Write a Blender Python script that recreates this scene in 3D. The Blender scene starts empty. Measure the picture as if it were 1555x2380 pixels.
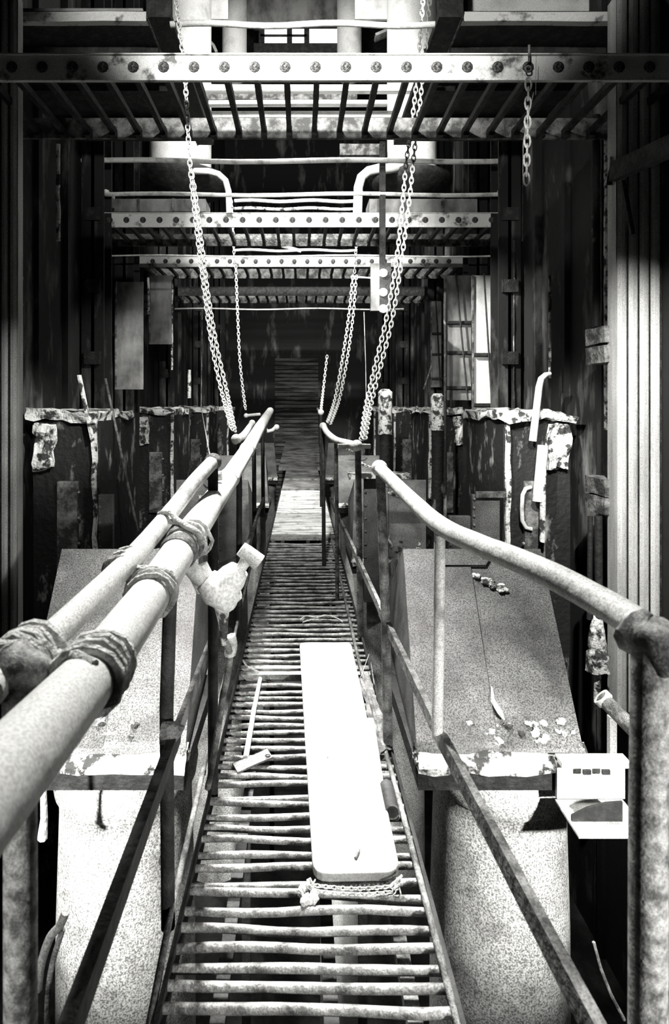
import bpy, bmesh, math, random
from mathutils import Vector, Matrix, noise

random.seed(7)
scn = bpy.context.scene
COL = scn.collection

# ------------------------------------------------------------------ camera
EYE = 1.5                      # eye height over the walkway (walkway = 0)
F, CX, CY = 1300.0, 700.0, 940.0   # focal length in px, vanishing point of the walkway
cam_d = bpy.data.cameras.new('camera')
cam = bpy.data.objects.new('camera', cam_d)
COL.objects.link(cam)
cam.location = (0, 0, EYE)
cam.rotation_euler = (math.radians(90), 0, 0)
cam_d.sensor_fit = 'AUTO'
cam_d.sensor_width = 36.0
cam_d.lens = F / 2380.0 * 36.0
cam_d.shift_x = (777.5 - CX) / 2380.0
cam_d.shift_y = -(1190.0 - CY) / 2380.0
cam_d.clip_start = 0.02
cam_d.clip_end = 200
cam_d.dof.use_dof = True
cam_d.dof.focus_distance = 3.6
cam_d.dof.aperture_fstop = 5.6
scn.camera = cam

# ------------------------------------------------------------------ view, world, light
scn.view_settings.view_transform = 'Standard'
scn.view_settings.look = 'None'
scn.view_settings.gamma = 1.0
scn.view_settings.use_curve_mapping = False
scn.view_settings.exposure = 0.7
w = bpy.data.worlds.new('world')
scn.world = w
w.use_nodes = True
w.node_tree.nodes['Background'].inputs[0].default_value = (0.9, 0.9, 0.88, 1)
w.node_tree.nodes['Background'].inputs[1].default_value = 0.002
try:
    scn.cycles.max_bounces = 4
    scn.cycles.diffuse_bounces = 2
    scn.cycles.glossy_bounces = 2
    scn.cycles.sample_clamp_indirect = 4.0
except Exception:
    pass


def light(name, loc, aim, power, sx, sy, spread=180):
    d = bpy.data.lights.new(name, 'AREA')
    d.shape = 'RECTANGLE'
    d.size, d.size_y = sx, sy
    d.energy = power
    d.color = (1.0, 0.99, 0.965)
    d.spread = math.radians(spread)
    o = bpy.data.objects.new(name, d)
    COL.objects.link(o)
    o.location = loc
    v = Vector(aim) - Vector(loc)
    o.rotation_euler = v.to_track_quat('-Z', 'Y').to_euler()
    return o


def spot(name, loc, aim, power, deg, blend=0.6, r=0.08):
    d = bpy.data.lights.new(name, 'SPOT')
    d.energy = power
    d.color = (1.0, 0.99, 0.965)
    d.spot_size = math.radians(deg)
    d.spot_blend = blend
    d.shadow_soft_size = r
    o = bpy.data.objects.new(name, d)
    COL.objects.link(o)
    o.location = loc
    v = Vector(aim) - Vector(loc)
    o.rotation_euler = v.to_track_quat('-Z', 'Y').to_euler()
    return o


# unseen stand-ins for roof and side daylight; fill spots added to brighten single parts
light('roof_light_near', (-0.55, 3.85, 6.4), (0.0, 2.3, 0), 68, 0.22, 0.5, 55)
light('roof_light_slanting', (-0.35, 10.6, 9.7), (-0.05, 2.3, 0), 20, 0.45, 0.35, 12)
spot('roof_light_behind', (0.1, -2.6, 5.0), (0.12, 4.0, 3.88), 6500, 23, 1.0, 0.12)
spot('chain_fill', (-0.1, 2.2, 3.62), (0.0, 5.4, 2.2), 700, 62, 0.9, 0.06)  # added spot that brightens the hanging chains
spot('slab_edge_fill', (-0.2, 0.9, 4.7), (0.2, 4.7, 5.15), 330, 70, 0.4, 0.06)  # added to lift the front edges of the upper platforms
spot('valve_fill', (1.0, 0.6, 3.5), (-0.27, 1.72, 0.95), 130, 9, 1.0, 0.05)  # narrow added spot that makes the valve bright
light('roof_light_far', (0.0, 7.0, 8.0), (0, 8.3, 3.8), 70, 1.3, 0.4, 50)
spot('duct_fill', (0.0, 5.6, 5.9), (0.0, 9.6, 5.9), 1000, 75, 0.3, 0.3)  # added to whiten the roof ducts
spot('side_spot_left', (-2.0, -0.6, 1.6), (-0.95, 2.9, -0.5), 1900, 27, 1.0, 0.10)  # unseen spot lighting the left duct from its left
spot('side_spot_right', (2.1, -0.3, 1.5), (1.12, 2.7, -0.5), 1100, 25, 1.0, 0.08)  # unseen spot lighting the right duct from its right
spot('right_post_fill', (1.7, -0.8, 1.0), (0.47, 1.1, 0.55), 260, 40, 1.0, 0.08)  # added for the right-hand posts alone
spot('left_post_fill', (-1.4, -0.9, 0.9), (-0.42, 0.84, 0.72), 110, 20, 1.0, 0.08)  # small spot added for the near left post
light('top_bay_light', (0, 8.2, 11.0), (0, 10.5, 4.0), 90, 2.5, 1.2, 120)
spot('fill_on_corrugated', (1.2, 1.7, 3.7), (2.6, 4.35, 1.0), 1200, 46, 1.0, 0.03)  # added spot to brighten the corrugated sheet
spot('fill_on_single_chain', (0.6, 1.8, 3.2), (1.62, 3.9, 3.35), 160, 17, 1.0, 0.04)  # added so the large links show bright
spot('fill_on_left_column', (-0.8, 1.6, 3.5), (-2.25, 4.3, 1.3), 160, 26, 1.0, 0.04)  # added for the left edge column
spot('fill_on_right_wall', (-1.5, 4.9, 5.6), (2.5, 7.4, 2.1), 2500, 24, 0.8, 0.04)  # added bright patch on the right wall sheets
spot('fill_on_left_wall', (1.4, 4.95, 5.4), (-2.4, 7.2, 1.9), 1200, 20, 0.8, 0.04)  # added bright patch on the left wall sheets
spot('fill_on_left_ledge', (0.8, 2.2, 3.6), (-2.35, 5.6, 1.35), 900, 17, 1.0, 0.05)  # added to brighten the crusted left ledge
spot('fill_on_right_ledge', (-0.8, 2.2, 3.6), (2.35, 5.6, 1.2), 1600, 19, 1.0, 0.05)  # added to brighten the crusted right ledge


# ------------------------------------------------------------------ helpers
def P(px, py, y):
    """a point at distance y in front of the eye, seen at (px, py)"""
    return Vector(((px - CX) / F * y, y, EYE - (py - CY) / F * y))


def mat(name, dark, lite, scale=8.0, lo=0.4, hi=0.6, rough=0.6, metal=0.0, bump=0.3,
        speck=0.0, stretch=(1, 1, 1), spscale=220.0, detail=8.0, bscale=None, spot_amt=0.0):
    """two tones of surface broken up by rust and dirt, plus a fine speckle"""
    m = bpy.data.materials.new(name)
    m.use_nodes = True
    nt = m.node_tree
    N, L = nt.nodes, nt.links
    b = N['Principled BSDF']
    tc = N.new('ShaderNodeTexCoord')
    mp = N.new('ShaderNodeMapping')
    mp.inputs['Scale'].default_value = stretch
    L.new(tc.outputs['Object'], mp.inputs[0])
    n1 = N.new('ShaderNodeTexNoise')
    n1.inputs['Scale'].default_value = scale
    n1.inputs['Detail'].default_value = detail
    n1.inputs['Roughness'].default_value = 0.62
    L.new(mp.outputs[0], n1.inputs['Vector'])
    r = N.new('ShaderNodeValToRGB')
    r.color_ramp.elements[0].position = lo
    r.color_ramp.elements[1].position = hi
    r.color_ramp.elements[0].color = (dark, dark, dark * 0.97, 1)
    r.color_ramp.elements[1].color = (lite, lite, lite * 0.975, 1)
    L.new(n1.outputs[0], r.inputs[0])
    out = r.outputs[0]
    if speck > 0:
        n2 = N.new('ShaderNodeTexNoise')
        n2.inputs['Scale'].default_value = spscale
        n2.inputs['Detail'].default_value = 3.0
        L.new(tc.outputs['Object'], n2.inputs['Vector'])
        r2 = N.new('ShaderNodeValToRGB')
        r2.color_ramp.elements[0].position = 0.38
        r2.color_ramp.elements[1].position = 0.60
        k = 1.0 - speck
        r2.color_ramp.elements[0].color = (k, k, k, 1)
        r2.color_ramp.elements[1].color = (1, 1, 1, 1)
        L.new(n2.outputs[0], r2.inputs[0])
        mx = N.new('ShaderNodeMix')
        mx.data_type = 'RGBA'
        mx.blend_type = 'MULTIPLY'
        mx.inputs[0].default_value = 1.0
        L.new(out, mx.inputs[6])
        L.new(r2.outputs[0], mx.inputs[7])
        out = mx.outputs[2]
    L.new(out, b.inputs['Base Color'])
    b.inputs['Roughness'].default_value = rough
    b.inputs['Metallic'].default_value = metal
    if bump > 0:
        n3 = N.new('ShaderNodeTexNoise')
        n3.inputs['Scale'].default_value = bscale or scale * 4
        n3.inputs['Detail'].default_value = 6.0
        L.new(tc.outputs['Object'], n3.inputs['Vector'])
        bp = N.new('ShaderNodeBump')
        bp.inputs['Strength'].default_value = bump
        bp.inputs['Distance'].default_value = 0.02
        L.new(n3.outputs[0], bp.inputs['Height'])
        L.new(bp.outputs[0], b.inputs['Normal'])
    return m


M = dict(
    darkrivet=mat('dark_rivet_iron', 0.015, 0.22, 60, 0.46, 0.62, 0.6, 0, 0.7, 0.3),
    mottle=mat('mottled_post_paint', 0.10, 0.55, 38, 0.38, 0.62, 0.6, 0, 0.2, 0.4, spscale=400),
    blade=mat('sooty_grating_bar', 0.008, 0.06, 18, 0.45, 0.7, 0.6, 0, 0.5, 0.3),
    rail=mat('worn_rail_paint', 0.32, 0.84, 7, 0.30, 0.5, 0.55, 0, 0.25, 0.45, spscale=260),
    pipe=mat('pale_gas_pipe', 0.52, 0.88, 5, 0.28, 0.5, 0.5, 0, 0.2, 0.35, spscale=260),
    rusty=mat('rusty_post', 0.06, 0.30, 14, 0.40, 0.62, 0.8, 0, 0.5, 0.5),
    black=mat('sooty_iron', 0.012, 0.05, 10, 0.45, 0.7, 0.75, 0, 0.5, 0.4),
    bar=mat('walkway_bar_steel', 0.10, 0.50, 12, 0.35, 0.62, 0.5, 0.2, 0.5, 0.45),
    beam=mat('chipped_beam_paint', 0.09, 0.80, 5, 0.36, 0.46, 0.6, 0, 0.35, 0.35),
    dbeam=mat('rusty_beam', 0.05, 0.30, 9, 0.42, 0.62, 0.8, 0, 0.6, 0.5),
    rivet=mat('rivet_iron', 0.10, 0.60, 40, 0.40, 0.6, 0.55, 0.2, 0.6, 0.2),
    hood=mat('speckled_sheet_steel', 0.09, 0.25, 3.5, 0.35, 0.65, 0.55, 0, 0.15, 0.8, spscale=150),
    duct=mat('white_washed_duct', 0.38, 0.85, 3.2, 0.36, 0.52, 0.55, 0, 0.15, 0.75, spscale=120),
    flake=mat('flaking_white_crust', 0.04, 0.85, 9, 0.44, 0.52, 0.8, 0, 1.0, 0.2),
    wall=mat('grimy_wall_steel', 0.008, 0.28, 2.4, 0.54, 0.74, 0.8, 0, 0.4, 0.5, stretch=(1, 1, 0.28)),
    casing=mat('scabbed_casing', 0.010, 0.42, 4.5, 0.57, 0.68, 0.75, 0, 0.8, 0.4, stretch=(1, 1, 0.5)),
    corr=mat('corrugated_sheet', 0.34, 0.75, 3, 0.30, 0.6, 0.6, 0, 0.1, 0.5, stretch=(2, 2, 0.25), spscale=200),
    chain=mat('chain_steel', 0.35, 0.75, 30, 0.35, 0.6, 0.45, 0.2, 0.1),
    wood=mat('bleached_shaded_board', 0.12, 0.46, 3.2, 0.34, 0.52, 0.6, 0, 0.08, 0.3, stretch=(0.45, 1, 1), spscale=200),  # cross bands mix stains with beam shade put into the colour
    cloth=mat('frayed_cord', 0.35, 0.85, 35, 0.35, 0.6, 0.9, 0, 0.8),
    brick=mat('sooty_back_wall', 0.02, 0.22, 1.6, 0.40, 0.68, 0.9, 0, 0.5, 0.5, stretch=(0.5, 1, 4)),
    ground=mat('pit_ground', 0.015, 0.07, 3, 0.45, 0.7, 0.95, 0, 0.6),
    white=mat('limewashed_steel', 0.55, 0.86, 2.5, 0.32, 0.5, 0.6, 0, 0.15, 0.35, spscale=120),
    panel=mat('grey_panel', 0.08, 0.46, 2.2, 0.38, 0.62, 0.7, 0, 0.25, 0.55, stretch=(1, 1, 0.5)),
)
glow = bpy.data.materials.new('daylit_pane')
glow.use_nodes = True
gb = glow.node_tree.nodes['Principled BSDF']
gb.inputs['Base Color'].default_value = (0.8, 0.8, 0.78, 1)
gb.inputs['Emission Color'].default_value = (1, 0.99, 0.96, 1)
gb.inputs['Emission Strength'].default_value = 1.2
M['glow'] = glow


class MB:
    """collects simple solids into one mesh"""

    def __init__(self):
        self.bm = bmesh.new()

    def box8(self, pts):
        v = [self.bm.verts.new(p) for p in pts]
        for f in ((0, 3, 2, 1), (4, 5, 6, 7), (0, 1, 5, 4), (1, 2, 6, 5), (2, 3, 7, 6), (3, 0, 4, 7)):
            self.bm.faces.new([v[i] for i in f])
        return self

    def box(self, x0, x1, y0, y1, z0, z1):
        return self.box8([(x0, y0, z0), (x1, y0, z0), (x1, y1, z0), (x0, y1, z0),
                          (x0, y0, z1), (x1, y0, z1), (x1, y1, z1), (x0, y1, z1)])

    def bar(self, a, b, wd, ht, up=(0, 0, 1)):
        """rectangular bar from a to b"""
        a, b = Vector(a), Vector(b)
        d = (b - a).normalized()
        s = d.cross(Vector(up)).normalized()
        u = s.cross(d)
        o = []
        for q in (a, b):
            for (i, j) in ((-1, -1), (1, -1), (1, 1), (-1, 1)):
                o.append(q + s * wd / 2 * i + u * ht / 2 * j)
        return self.box8(o)

    def tube(self, pts, r, seg=14, wob=0.0, cap=True):
        pts = [Vector(p) for p in pts]
        n = len(pts)
        rs = r if isinstance(r, (list, tuple)) else [r] * n
        ref = None
        rings = []
        for i, p in enumerate(pts):
            d = (pts[min(i + 1, n - 1)] - pts[max(i - 1, 0)]).normalized()
            if ref is None:
                ref = Vector((0, 0, 1)) if abs(d.z) < 0.9 else Vector((1, 0, 0))
            s = d.cross(ref).normalized()
            ref = s.cross(d)
            ring = []
            for k in range(seg):
                t = 2 * math.pi * k / seg
                q = p + (s * math.cos(t) + ref * math.sin(t)) * rs[i]
                if wob:
                    q = q + noise.noise_vector(q * 12) * wob
                ring.append(self.bm.verts.new(q))
            rings.append(ring)
        for i in range(n - 1):
            for k in range(seg):
                self.bm.faces.new((rings[i][k], rings[i][(k + 1) % seg], rings[i + 1][(k + 1) % seg], rings[i + 1][k]))
        if cap:
            self.bm.faces.new(list(reversed(rings[0])))
            self.bm.faces.new(rings[-1])
        return self

    def cyl(self, a, b, r, seg=16):
        return self.tube([a, b], r, seg)

    def ring(self, c, axis, R, r, seg=20, s2=8, sx=1.0, up=None):
        """torus; sx stretches it along its own first axis (a chain link)"""
        ax = Vector(axis).normalized()
        u = Vector(up) if up is not None else ax.orthogonal()
        u = (u - ax * u.dot(ax)).normalized()
        v = ax.cross(u)
        pts = []
        for k in range(seg):
            t = 2 * math.pi * k / seg
            pts.append((Vector(c) + u * math.cos(t) * R * sx + v * math.sin(t) * R,
                        (u * math.cos(t) + v * math.sin(t)).normalized()))
        rings = []
        for p, nrm in pts:
            rings.append([self.bm.verts.new(p + nrm * r * math.cos(2 * math.pi * j / s2) + ax * r * math.sin(2 * math.pi * j / s2))
                          for j in range(s2)])
        for i in range(seg):
            a, b = rings[i], rings[(i + 1) % seg]
            for j in range(s2):
                self.bm.faces.new((a[j], b[j], b[(j + 1) % s2], a[(j + 1) % s2]))
        return self

    def ball(self, c, r, seg=14, sq=(1, 1, 1)):
        m = Matrix.Translation(Vector(c)) @ Matrix.Diagonal((r * sq[0], r * sq[1], r * sq[2], 1))
        bmesh.ops.create_uvsphere(self.bm, u_segments=seg, v_segments=max(6, seg // 2 + 1), radius=1, matrix=m)
        return self

    def lathe(self, c, prof, seg=32, axis='z', arc=(0, 2 * math.pi)):
        """profile [(r, h)] turned about a vertical (or x / y) axis through c"""
        c = Vector(c)
        rings = []
        for (r, h) in prof:
            ring = []
            for k in range(seg):
                t = 2 * math.pi * k / seg
                a, b = r * math.cos(t), r * math.sin(t)
                q = {'z': Vector((a, b, h)), 'x': Vector((h, a, b)), 'y': Vector((b, h, a))}[axis]
                ring.append(self.bm.verts.new(c + q))
            rings.append(ring)
        for i in range(len(rings) - 1):
            for k in range(seg):
                self.bm.faces.new((rings[i][k], rings[i][(k + 1) % seg], rings[i + 1][(k + 1) % seg], rings[i + 1][k]))
        self.bm.faces.new(list(reversed(rings[0])))
        self.bm.faces.new(rings[-1])
        return self

    def plate(self, outline, a, b, c, th):
        """flat outline [(u, v)] in the plane a + u*b + v*c, given a thickness"""
        a, b, c = Vector(a), Vector(b), Vector(c)
        n = b.cross(c).normalized() * th
        lo = [self.bm.verts.new(a + b * u + c * v) for u, v in outline]
        hi = [self.bm.verts.new(a + b * u + c * v + n) for u, v in outline]
        self.bm.faces.new(list(reversed(lo)))
        self.bm.faces.new(hi)
        k = len(lo)
        for i in range(k):
            self.bm.faces.new((lo[i], lo[(i + 1) % k], hi[(i + 1) % k], hi[i]))
        return self

    def rough(self, cuts=4, amp=0.02, sc=6.0, seed=0.0):
        bmesh.ops.subdivide_edges(self.bm, edges=self.bm.edges[:], cuts=cuts, use_grid_fill=True)
        for v in self.bm.verts:
            v.co += noise.noise_vector(v.co * sc + Vector((seed, seed * 2, 0))) * amp + \
                noise.noise_vector(v.co * sc * 4 + Vector((seed, 0, seed))) * amp * 0.5
        return self

    def build(self, name, m, parent=None, smooth=False, bevel=0.0):
        bmesh.ops.recalc_face_normals(self.bm, faces=self.bm.faces[:])
        off = parent.matrix_world.translation.copy() if parent is not None else Vector()
        if parent is not None:
            off = ORIGIN[root_of(parent).name]
        bmesh.ops.translate(self.bm, verts=self.bm.verts[:], vec=-off)
        me = bpy.data.meshes.new(name)
        self.bm.to_mesh(me)
        self.bm.free()
        me.materials.append(m if not isinstance(m, str) else M[m])
        if smooth:
            for p in me.polygons:
                p.use_smooth = True
            me.set_sharp_from_angle(angle=math.radians(50))
        o = bpy.data.objects.new(name, me)
        COL.objects.link(o)
        if parent is not None:
            o.parent = parent
        if bevel > 0:
            b = o.modifiers.new('bevel', 'BEVEL')
            b.width = bevel
            b.segments = 2
            b.limit_method = 'ANGLE'
        return o


ORIGIN = {}


def root_of(o):
    while o.parent is not None:
        o = o.parent
    return o


def tag(o, label, cat, group=None):
    o['label'] = label
    o['category'] = cat
    if group:
        o['group'] = group
    return o


def thing(name, label, cat, loc, group=None):
    o = bpy.data.objects.new(name, None)
    o.empty_display_size = 0.1
    COL.objects.link(o)
    o.location = loc
    ORIGIN[o.name] = Vector(loc)
    return tag(o, label, cat, group)


def single(name, mb, m, label, cat, group=None, smooth=False, bevel=0.0):
    return tag(mb.build(name, m, None, smooth, bevel), label, cat, group)


def struct(name, mb, m, smooth=False, bevel=0.0):
    o = mb.build(name, m, None, smooth, bevel)
    o['kind'] = 'structure'
    return o


def dup(o, shift=(0, 0, 0), label=None, parent=None, group=None):
    c = o.copy()
    COL.objects.link(c)
    if parent is not None:
        c.parent = parent
    else:
        c.location = Vector(o.location) + Vector(shift)
        ORIGIN[c.name] = Vector(c.location)
        if label:
            c['label'] = label
        if group:
            c['group'] = group
    for ch in list(o.children):
        dup(ch, parent=c)
    return c


def mirror(o, label=None):
    """the same thing on the other side of the walkway"""
    c = dup(o, label=label)
    c.location.x = -c.location.x
    c.scale.x = -1
    return c


def lerp(a, b, t):
    return a + (b - a) * t


def catenary(a, b, sag, n=60, direction=(0, 0, -1)):
    a, b = Vector(a), Vector(b)
    d = Vector(direction)
    return [a.lerp(b, i / n) + d * sag * 4 * (i / n) * (1 - i / n) for i in range(n + 1)]


def resample(pts, step):
    out = [pts[0].copy()]
    acc = 0.0
    for i in range(1, len(pts)):
        a, b = pts[i - 1], pts[i]
        L = (b - a).length
        while acc + L >= step:
            t = (step - acc) / L
            a = a.lerp(b, t)
            out.append(a.copy())
            L = (b - a).length
            acc = 0.0
        acc += L
    return out


# ================================================================== the setting
HW = 2.78          # half width between the side walls
ZP = -3.6          # ground of the pit under the walkway
struct('floor', MB().box(-4.5, 4.5, -1.0, 21.5, ZP - 0.2, ZP), 'ground')
wl = MB().box(-HW - 0.2, -HW, 3.0, 20.6, ZP, 11.5)
for k in range(26):
    y = 3.1 + k * 0.68
    wl.box(-HW, -HW + 0.03 + 0.02 * (k % 3), y, y + 0.08, ZP, 9)
struct('wall_left', wl, 'wall')
wr = MB().box(HW + 0.02, HW + 0.22, 3.0, 20.6, ZP, 11.5)
for k in range(26):
    y = 3.1 + k * 0.68
    wr.box(HW - 0.02 - 0.02 * (k % 3), HW + 0.02, y, y + 0.08, ZP, 9)
struct('wall_right', wr, 'wall')
wb = MB().box(-HW - 0.2, HW + 0.22, 20.4, 20.7, ZP, 11.5)
for k in range(46):       # courses of the back wall
    z = -2.4 + k * 0.14
    wb.box(-1.15, 1.15, 20.39 - 0.004 * (k % 3), 20.4, z, z + 0.11)
struct('wall_back', wb, 'wall')
wi = MB()
for k in range(40):
    z = -2.4 + k * 0.14
    wi.box(-0.95, 0.62, 20.30 - 0.012 * (k % 3), 20.36, z, z + 0.11)
single('lit_brick_patch', wi, 'brick', 'dim coursed masonry of the far end wall, kept to its lit middle', 'wall panel')  # brick only where the wall is lit; the rest is coloured dark
struct('ceiling', MB().box(-HW - 0.2, HW + 0.22, 9.5, 20.6, 11.4, 11.7), 'black')

# a row of lit window panes high on the back wall
Yw = 12.8
fr = MB()
zt, zb = P(0, 66, Yw).z, P(0, 100, Yw).z
xa, xb = P(605, 0, Yw).x, P(716, 0, Yw).x
wf = struct('window_1', MB().box(xa - 0.15, P(790, 0, Yw).x, Yw, Yw + 0.08, zb - 0.6, zb)
            .box(xa - 0.15, P(790, 0, Yw).x, Yw, Yw + 0.08, zt, zt + 0.1)
            .box(P(673, 0, Yw).x - 0.06, P(673, 0, Yw).x + 0.06, Yw - 0.02, Yw, zb, zt)
            .box(P(611, 0, Yw).x - 0.09, P(611, 0, Yw).x + 0.04, Yw - 0.02, Yw, zb, zt)
            .box(P(713, 0, Yw).x - 0.06, P(713, 0, Yw).x + 0.06, Yw - 0.02, Yw, zb, zt)
            .box(xa, P(713, 0, Yw).x, Yw - 0.02, Yw, (zt + zb) / 2 - 0.03, (zt + zb) / 2 + 0.02), 'black')
MB().box(xa, P(785, 0, Yw).x, Yw + 0.02, Yw + 0.05, zb, zt).build('window_pane', 'glow', None)
bpy.data.objects['window_pane'].parent = wf

# upper platforms left and right of the opening, with their girders and lit edge flanges
for s, nm, x0, x1 in ((-1, 'left', -2.73, -1.28), (1, 'right', 1.34, 2.73)):
    zz = EYE + 3.2
    t = thing('upper_platform', 'dark steel platform overhead on the %s with a pale front edge' % nm, 'platform', (s * 2.0, 4.7, zz))
    MB().box(min(x0, x1), max(x0, x1), 4.72, 6.8, zz, zz + 0.12).build('deck', 'black', t)
    b = MB().box(min(x0, x1), max(x0, x1), 4.66, 4.72, zz - 0.005, zz + 0.05)
    b.box(min(x0, x1), max(x0, x1), 4.70, 4.72, zz + 0.045, zz + 0.10)
    b.rough(3, 0.006, 9, s).build('edge_flange', 'beam', t)
    xi = -1.28 if s < 0 else 1.34
    for k in range(3):
        yy = 5.0 + k * 0.6
        MB().box(min(x0, x1), max(x0, x1), yy, yy + 0.06, zz - 0.06, zz).build('joist', 'black', t)
    g = thing('hanging_girder', 'black steel girder running away over the %s edge of the roof opening' % nm, 'girder', (xi, 4.6, zz))
    xa2 = xi + 0.20 * -s
    MB().box(min(xi, xa2), max(xi, xa2), 4.62, 6.9, zz + 0.0, zz + 0.06).build('girder_flange', 'black', g)
    MB().box(min(xi, xa2), max(xi, xa2), 4.62, 4.70, zz + 0.06, zz + 1.6).build('hanger_post', 'black', g)
    MB().bar((xi - 0.005 * s, 4.62, zz - 0.004), (xi - 0.005 * s, 6.9, zz - 0.004), 0.014, 0.012).build('girder_edge', 'rusty', g)

# wall panel with frames over the right platform, bright column beside it
zz = EYE + 3.2
t = thing('roof_side_panel', 'pale framed sheet panel above the right upper platform', 'panel', (2.0, 5.4, zz + 0.12))
MB().box(1.40, 2.78, 5.4, 5.44, zz + 0.12, zz + 0.9).build('sheet', 'white', t)
MB().box(1.56, 1.60, 5.37, 5.4, zz + 0.12, zz + 0.9).build('batten', 'black', t)
MB().box(2.2, 2.75, 5.37, 5.4, zz + 0.22, zz + 0.26).build('batten', 'dbeam', t)
t = thing('roof_side_panel', 'rusty sheet strip above the left upper platform', 'panel', (-2.0, 5.0, zz + 0.12))
MB().box(-2.75, -1.36, 4.80, 4.84, zz + 0.12, zz + 0.2).build('sheet', 'panel', t)

# ================================================================== overhead riveted gratings
ZB, ZT = EYE + 2.31, EYE + 2.495
PITCH = 0.2163
X0 = -1.412 - PITCH * 6


def overhead_grating(y, label):
    t = thing('overhead_grating', label, 'grating', (0, y, ZB), 'riveted gratings across the ceiling')
    fb = MB().box(-HW + 0.01, HW - 0.01, y - 0.015, y + 0.015, ZB, ZT)
    fb.box(-HW + 0.01, HW - 0.01, y - 0.03, y + 0.06, ZT - 0.008, ZT)
    front = fb.rough(2, 0.003, 5, y).build('riveted_beam', 'beam', t)
    rv = None
    for k in range(26):
        x = X0 + k * PITCH
        if abs(x) > HW - 0.1:
            continue
        if rv is None:
            rm = MB()
            rm.lathe((x, y - 0.015, (ZB + ZT) / 2), [(0.041, 0), (0.040, -0.006), (0.034, -0.010)], 10, 'y')
            rm.ring((x, y - 0.026, (ZB + ZT) / 2), (0, 1, 0), 0.022, 0.005, 14, 6)
            rm.ball((x, y - 0.022, (ZB + ZT) / 2), 0.014, 10, (1, 0.8, 1))
            rv = rm.build('rivet', 'darkrivet', front, True)
            rx = x
        else:
            c = rv.copy()
            COL.objects.link(c)
            c.parent = front
            c.location.x = x - rx
            c.rotation_euler = (0, 0, 0)
    bk = MB().box(-HW + 0.01, HW - 0.01, y + 0.85, y + 0.88, ZB, ZT - 0.01)
    bk.rough(2, 0.004, 4, y).build('rear_beam', 'dbeam', t)
    br = None
    for k in range(26):
        x = X0 + k * PITCH + 0.012
        if abs(x) > HW - 0.05:
            continue
        if br is None:
            b = MB().bar((x, y + 0.016, ZB + 0.045), (x, y + 0.85, ZB + 0.045), 0.042, 0.05)
            b.bar((x, y + 0.78, ZB + 0.03), (x, y + 0.848, ZB + 0.03), 0.048, 0.075)
            br = b.rough(3, 0.005, 8).build('grating_bar', 'blade', t)
            bx0 = x
        else:
            c = br.copy()
            COL.objects.link(c)
            c.parent = t
            c.location.x = x - bx0
    return t


g1 = overhead_grating(4.0, 'nearest rusty grating overhead behind a wide beam of round rivets')
dup(g1, (0, 3.3, 0), 'second riveted beam and grating from the front, above the horizontal pipes')
dup(g1, (0, 5.4, 0), 'third riveted beam and grating, smaller and further down the hall')
g4 = dup(g1, (0, 7.9, 0), 'fourth beam and grating, rusty, coloured darker and faint above the far end')
for ch in g4.children:
    if ch.name.startswith('riveted_beam'):
        ch.data = ch.data.copy()
        ch.data.materials[0] = M['blade']  # dimness of the far end put into a darker beam material

# ================================================================== cross pipes
def cross_pipe(y, py, xl, xr, r, label, m='rail', mode=0):
    a, b = P(xl, py, y), P(xr, py, y)
    pts = [a.lerp(b, i / 14) + Vector((0, 0, 0.012 * math.sin(i * 0.9))) for i in range(15)]
    t = MB().tube(pts, r, 14, 0.0015)
    if mode:
        for p in (a, b):
            t.tube([p + Vector((0, 0, 0)), p + Vector((0, 0.02, 0.05)), p + Vector((0, 0.1, 0.07)), p + Vector((0, 0.3, 0.07))], r, 10)
    return single('cross_pipe', t, m, label, 'pipe', None, True)


cross_pipe(7.08, 374, 190, 1208, 0.032, 'straight pale pipe spanning the hall just under the second ceiling level')
cross_pipe(7.20, 452, 245, 1165, 0.026, 'thinner pipe spanning the hall above the second riveted beam', mode=1)
cross_pipe(4.66, 57, 396, 1010, 0.024, 'topmost pale pipe across the roof opening')
cross_pipe(9.0, 467, 545, 832, 0.028, 'short pale pipe, upper of two between the far ducts')
cross_pipe(9.0, 485, 545, 832, 0.024, 'short flaking pipe, lower of two between the far ducts', 'flake')
cross_pipe(7.95, 595, 250, 1150, 0.012, 'thin pale conduit just above the third riveted beam')
cross_pipe(10.6, 718, 402, 938, 0.014, 'lowest thin pale rod across the far hall')
cross_pipe(12.2, 676, 600, 775, 0.030, 'short pale far rod, upper of two above the walkway end', 'rail')
cross_pipe(12.2, 684, 600, 775, 0.018, 'short pale far rod, lower of two above the walkway end', 'rail')
cross_pipe(9.1, 582, 545, 830, 0.022, 'loose pale pipe lying over the third riveted beam')
single('loose_rod', MB().tube([P(655, 571, 9.1), P(700, 584, 9.1)], 0.03, 8), 'rail', 'short thick rod lying askew on the third riveted beam', 'rod', None, True)

for (y, py0, py1, xl, xr, mm, lab) in (
        (8.3, 196, 210, 448, 965, 'white', 'upper bright girder behind the nearest grating'),
        (8.6, 232, 241, 485, 900, 'white', 'middle bright girder behind the nearest grating'),
        (9.0, 258, 272, 440, 965, 'white', 'lower bright girder behind the nearest grating'),
        (9.3, 212, 231, 480, 830, 'dbeam', 'speckled dark girder between the bright ones'),
        (9.3, 334, 360, 790, 893, 'dbeam', 'pale frame plate left of the right duct')):
    a, b = P(xl, py1, y), P(xr, py0, y)
    single('roof_girder', MB().box(a.x, b.x, y, y + 0.10, a.z, b.z).rough(2, 0.008, 4, y), mm, lab, 'girder')

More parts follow.
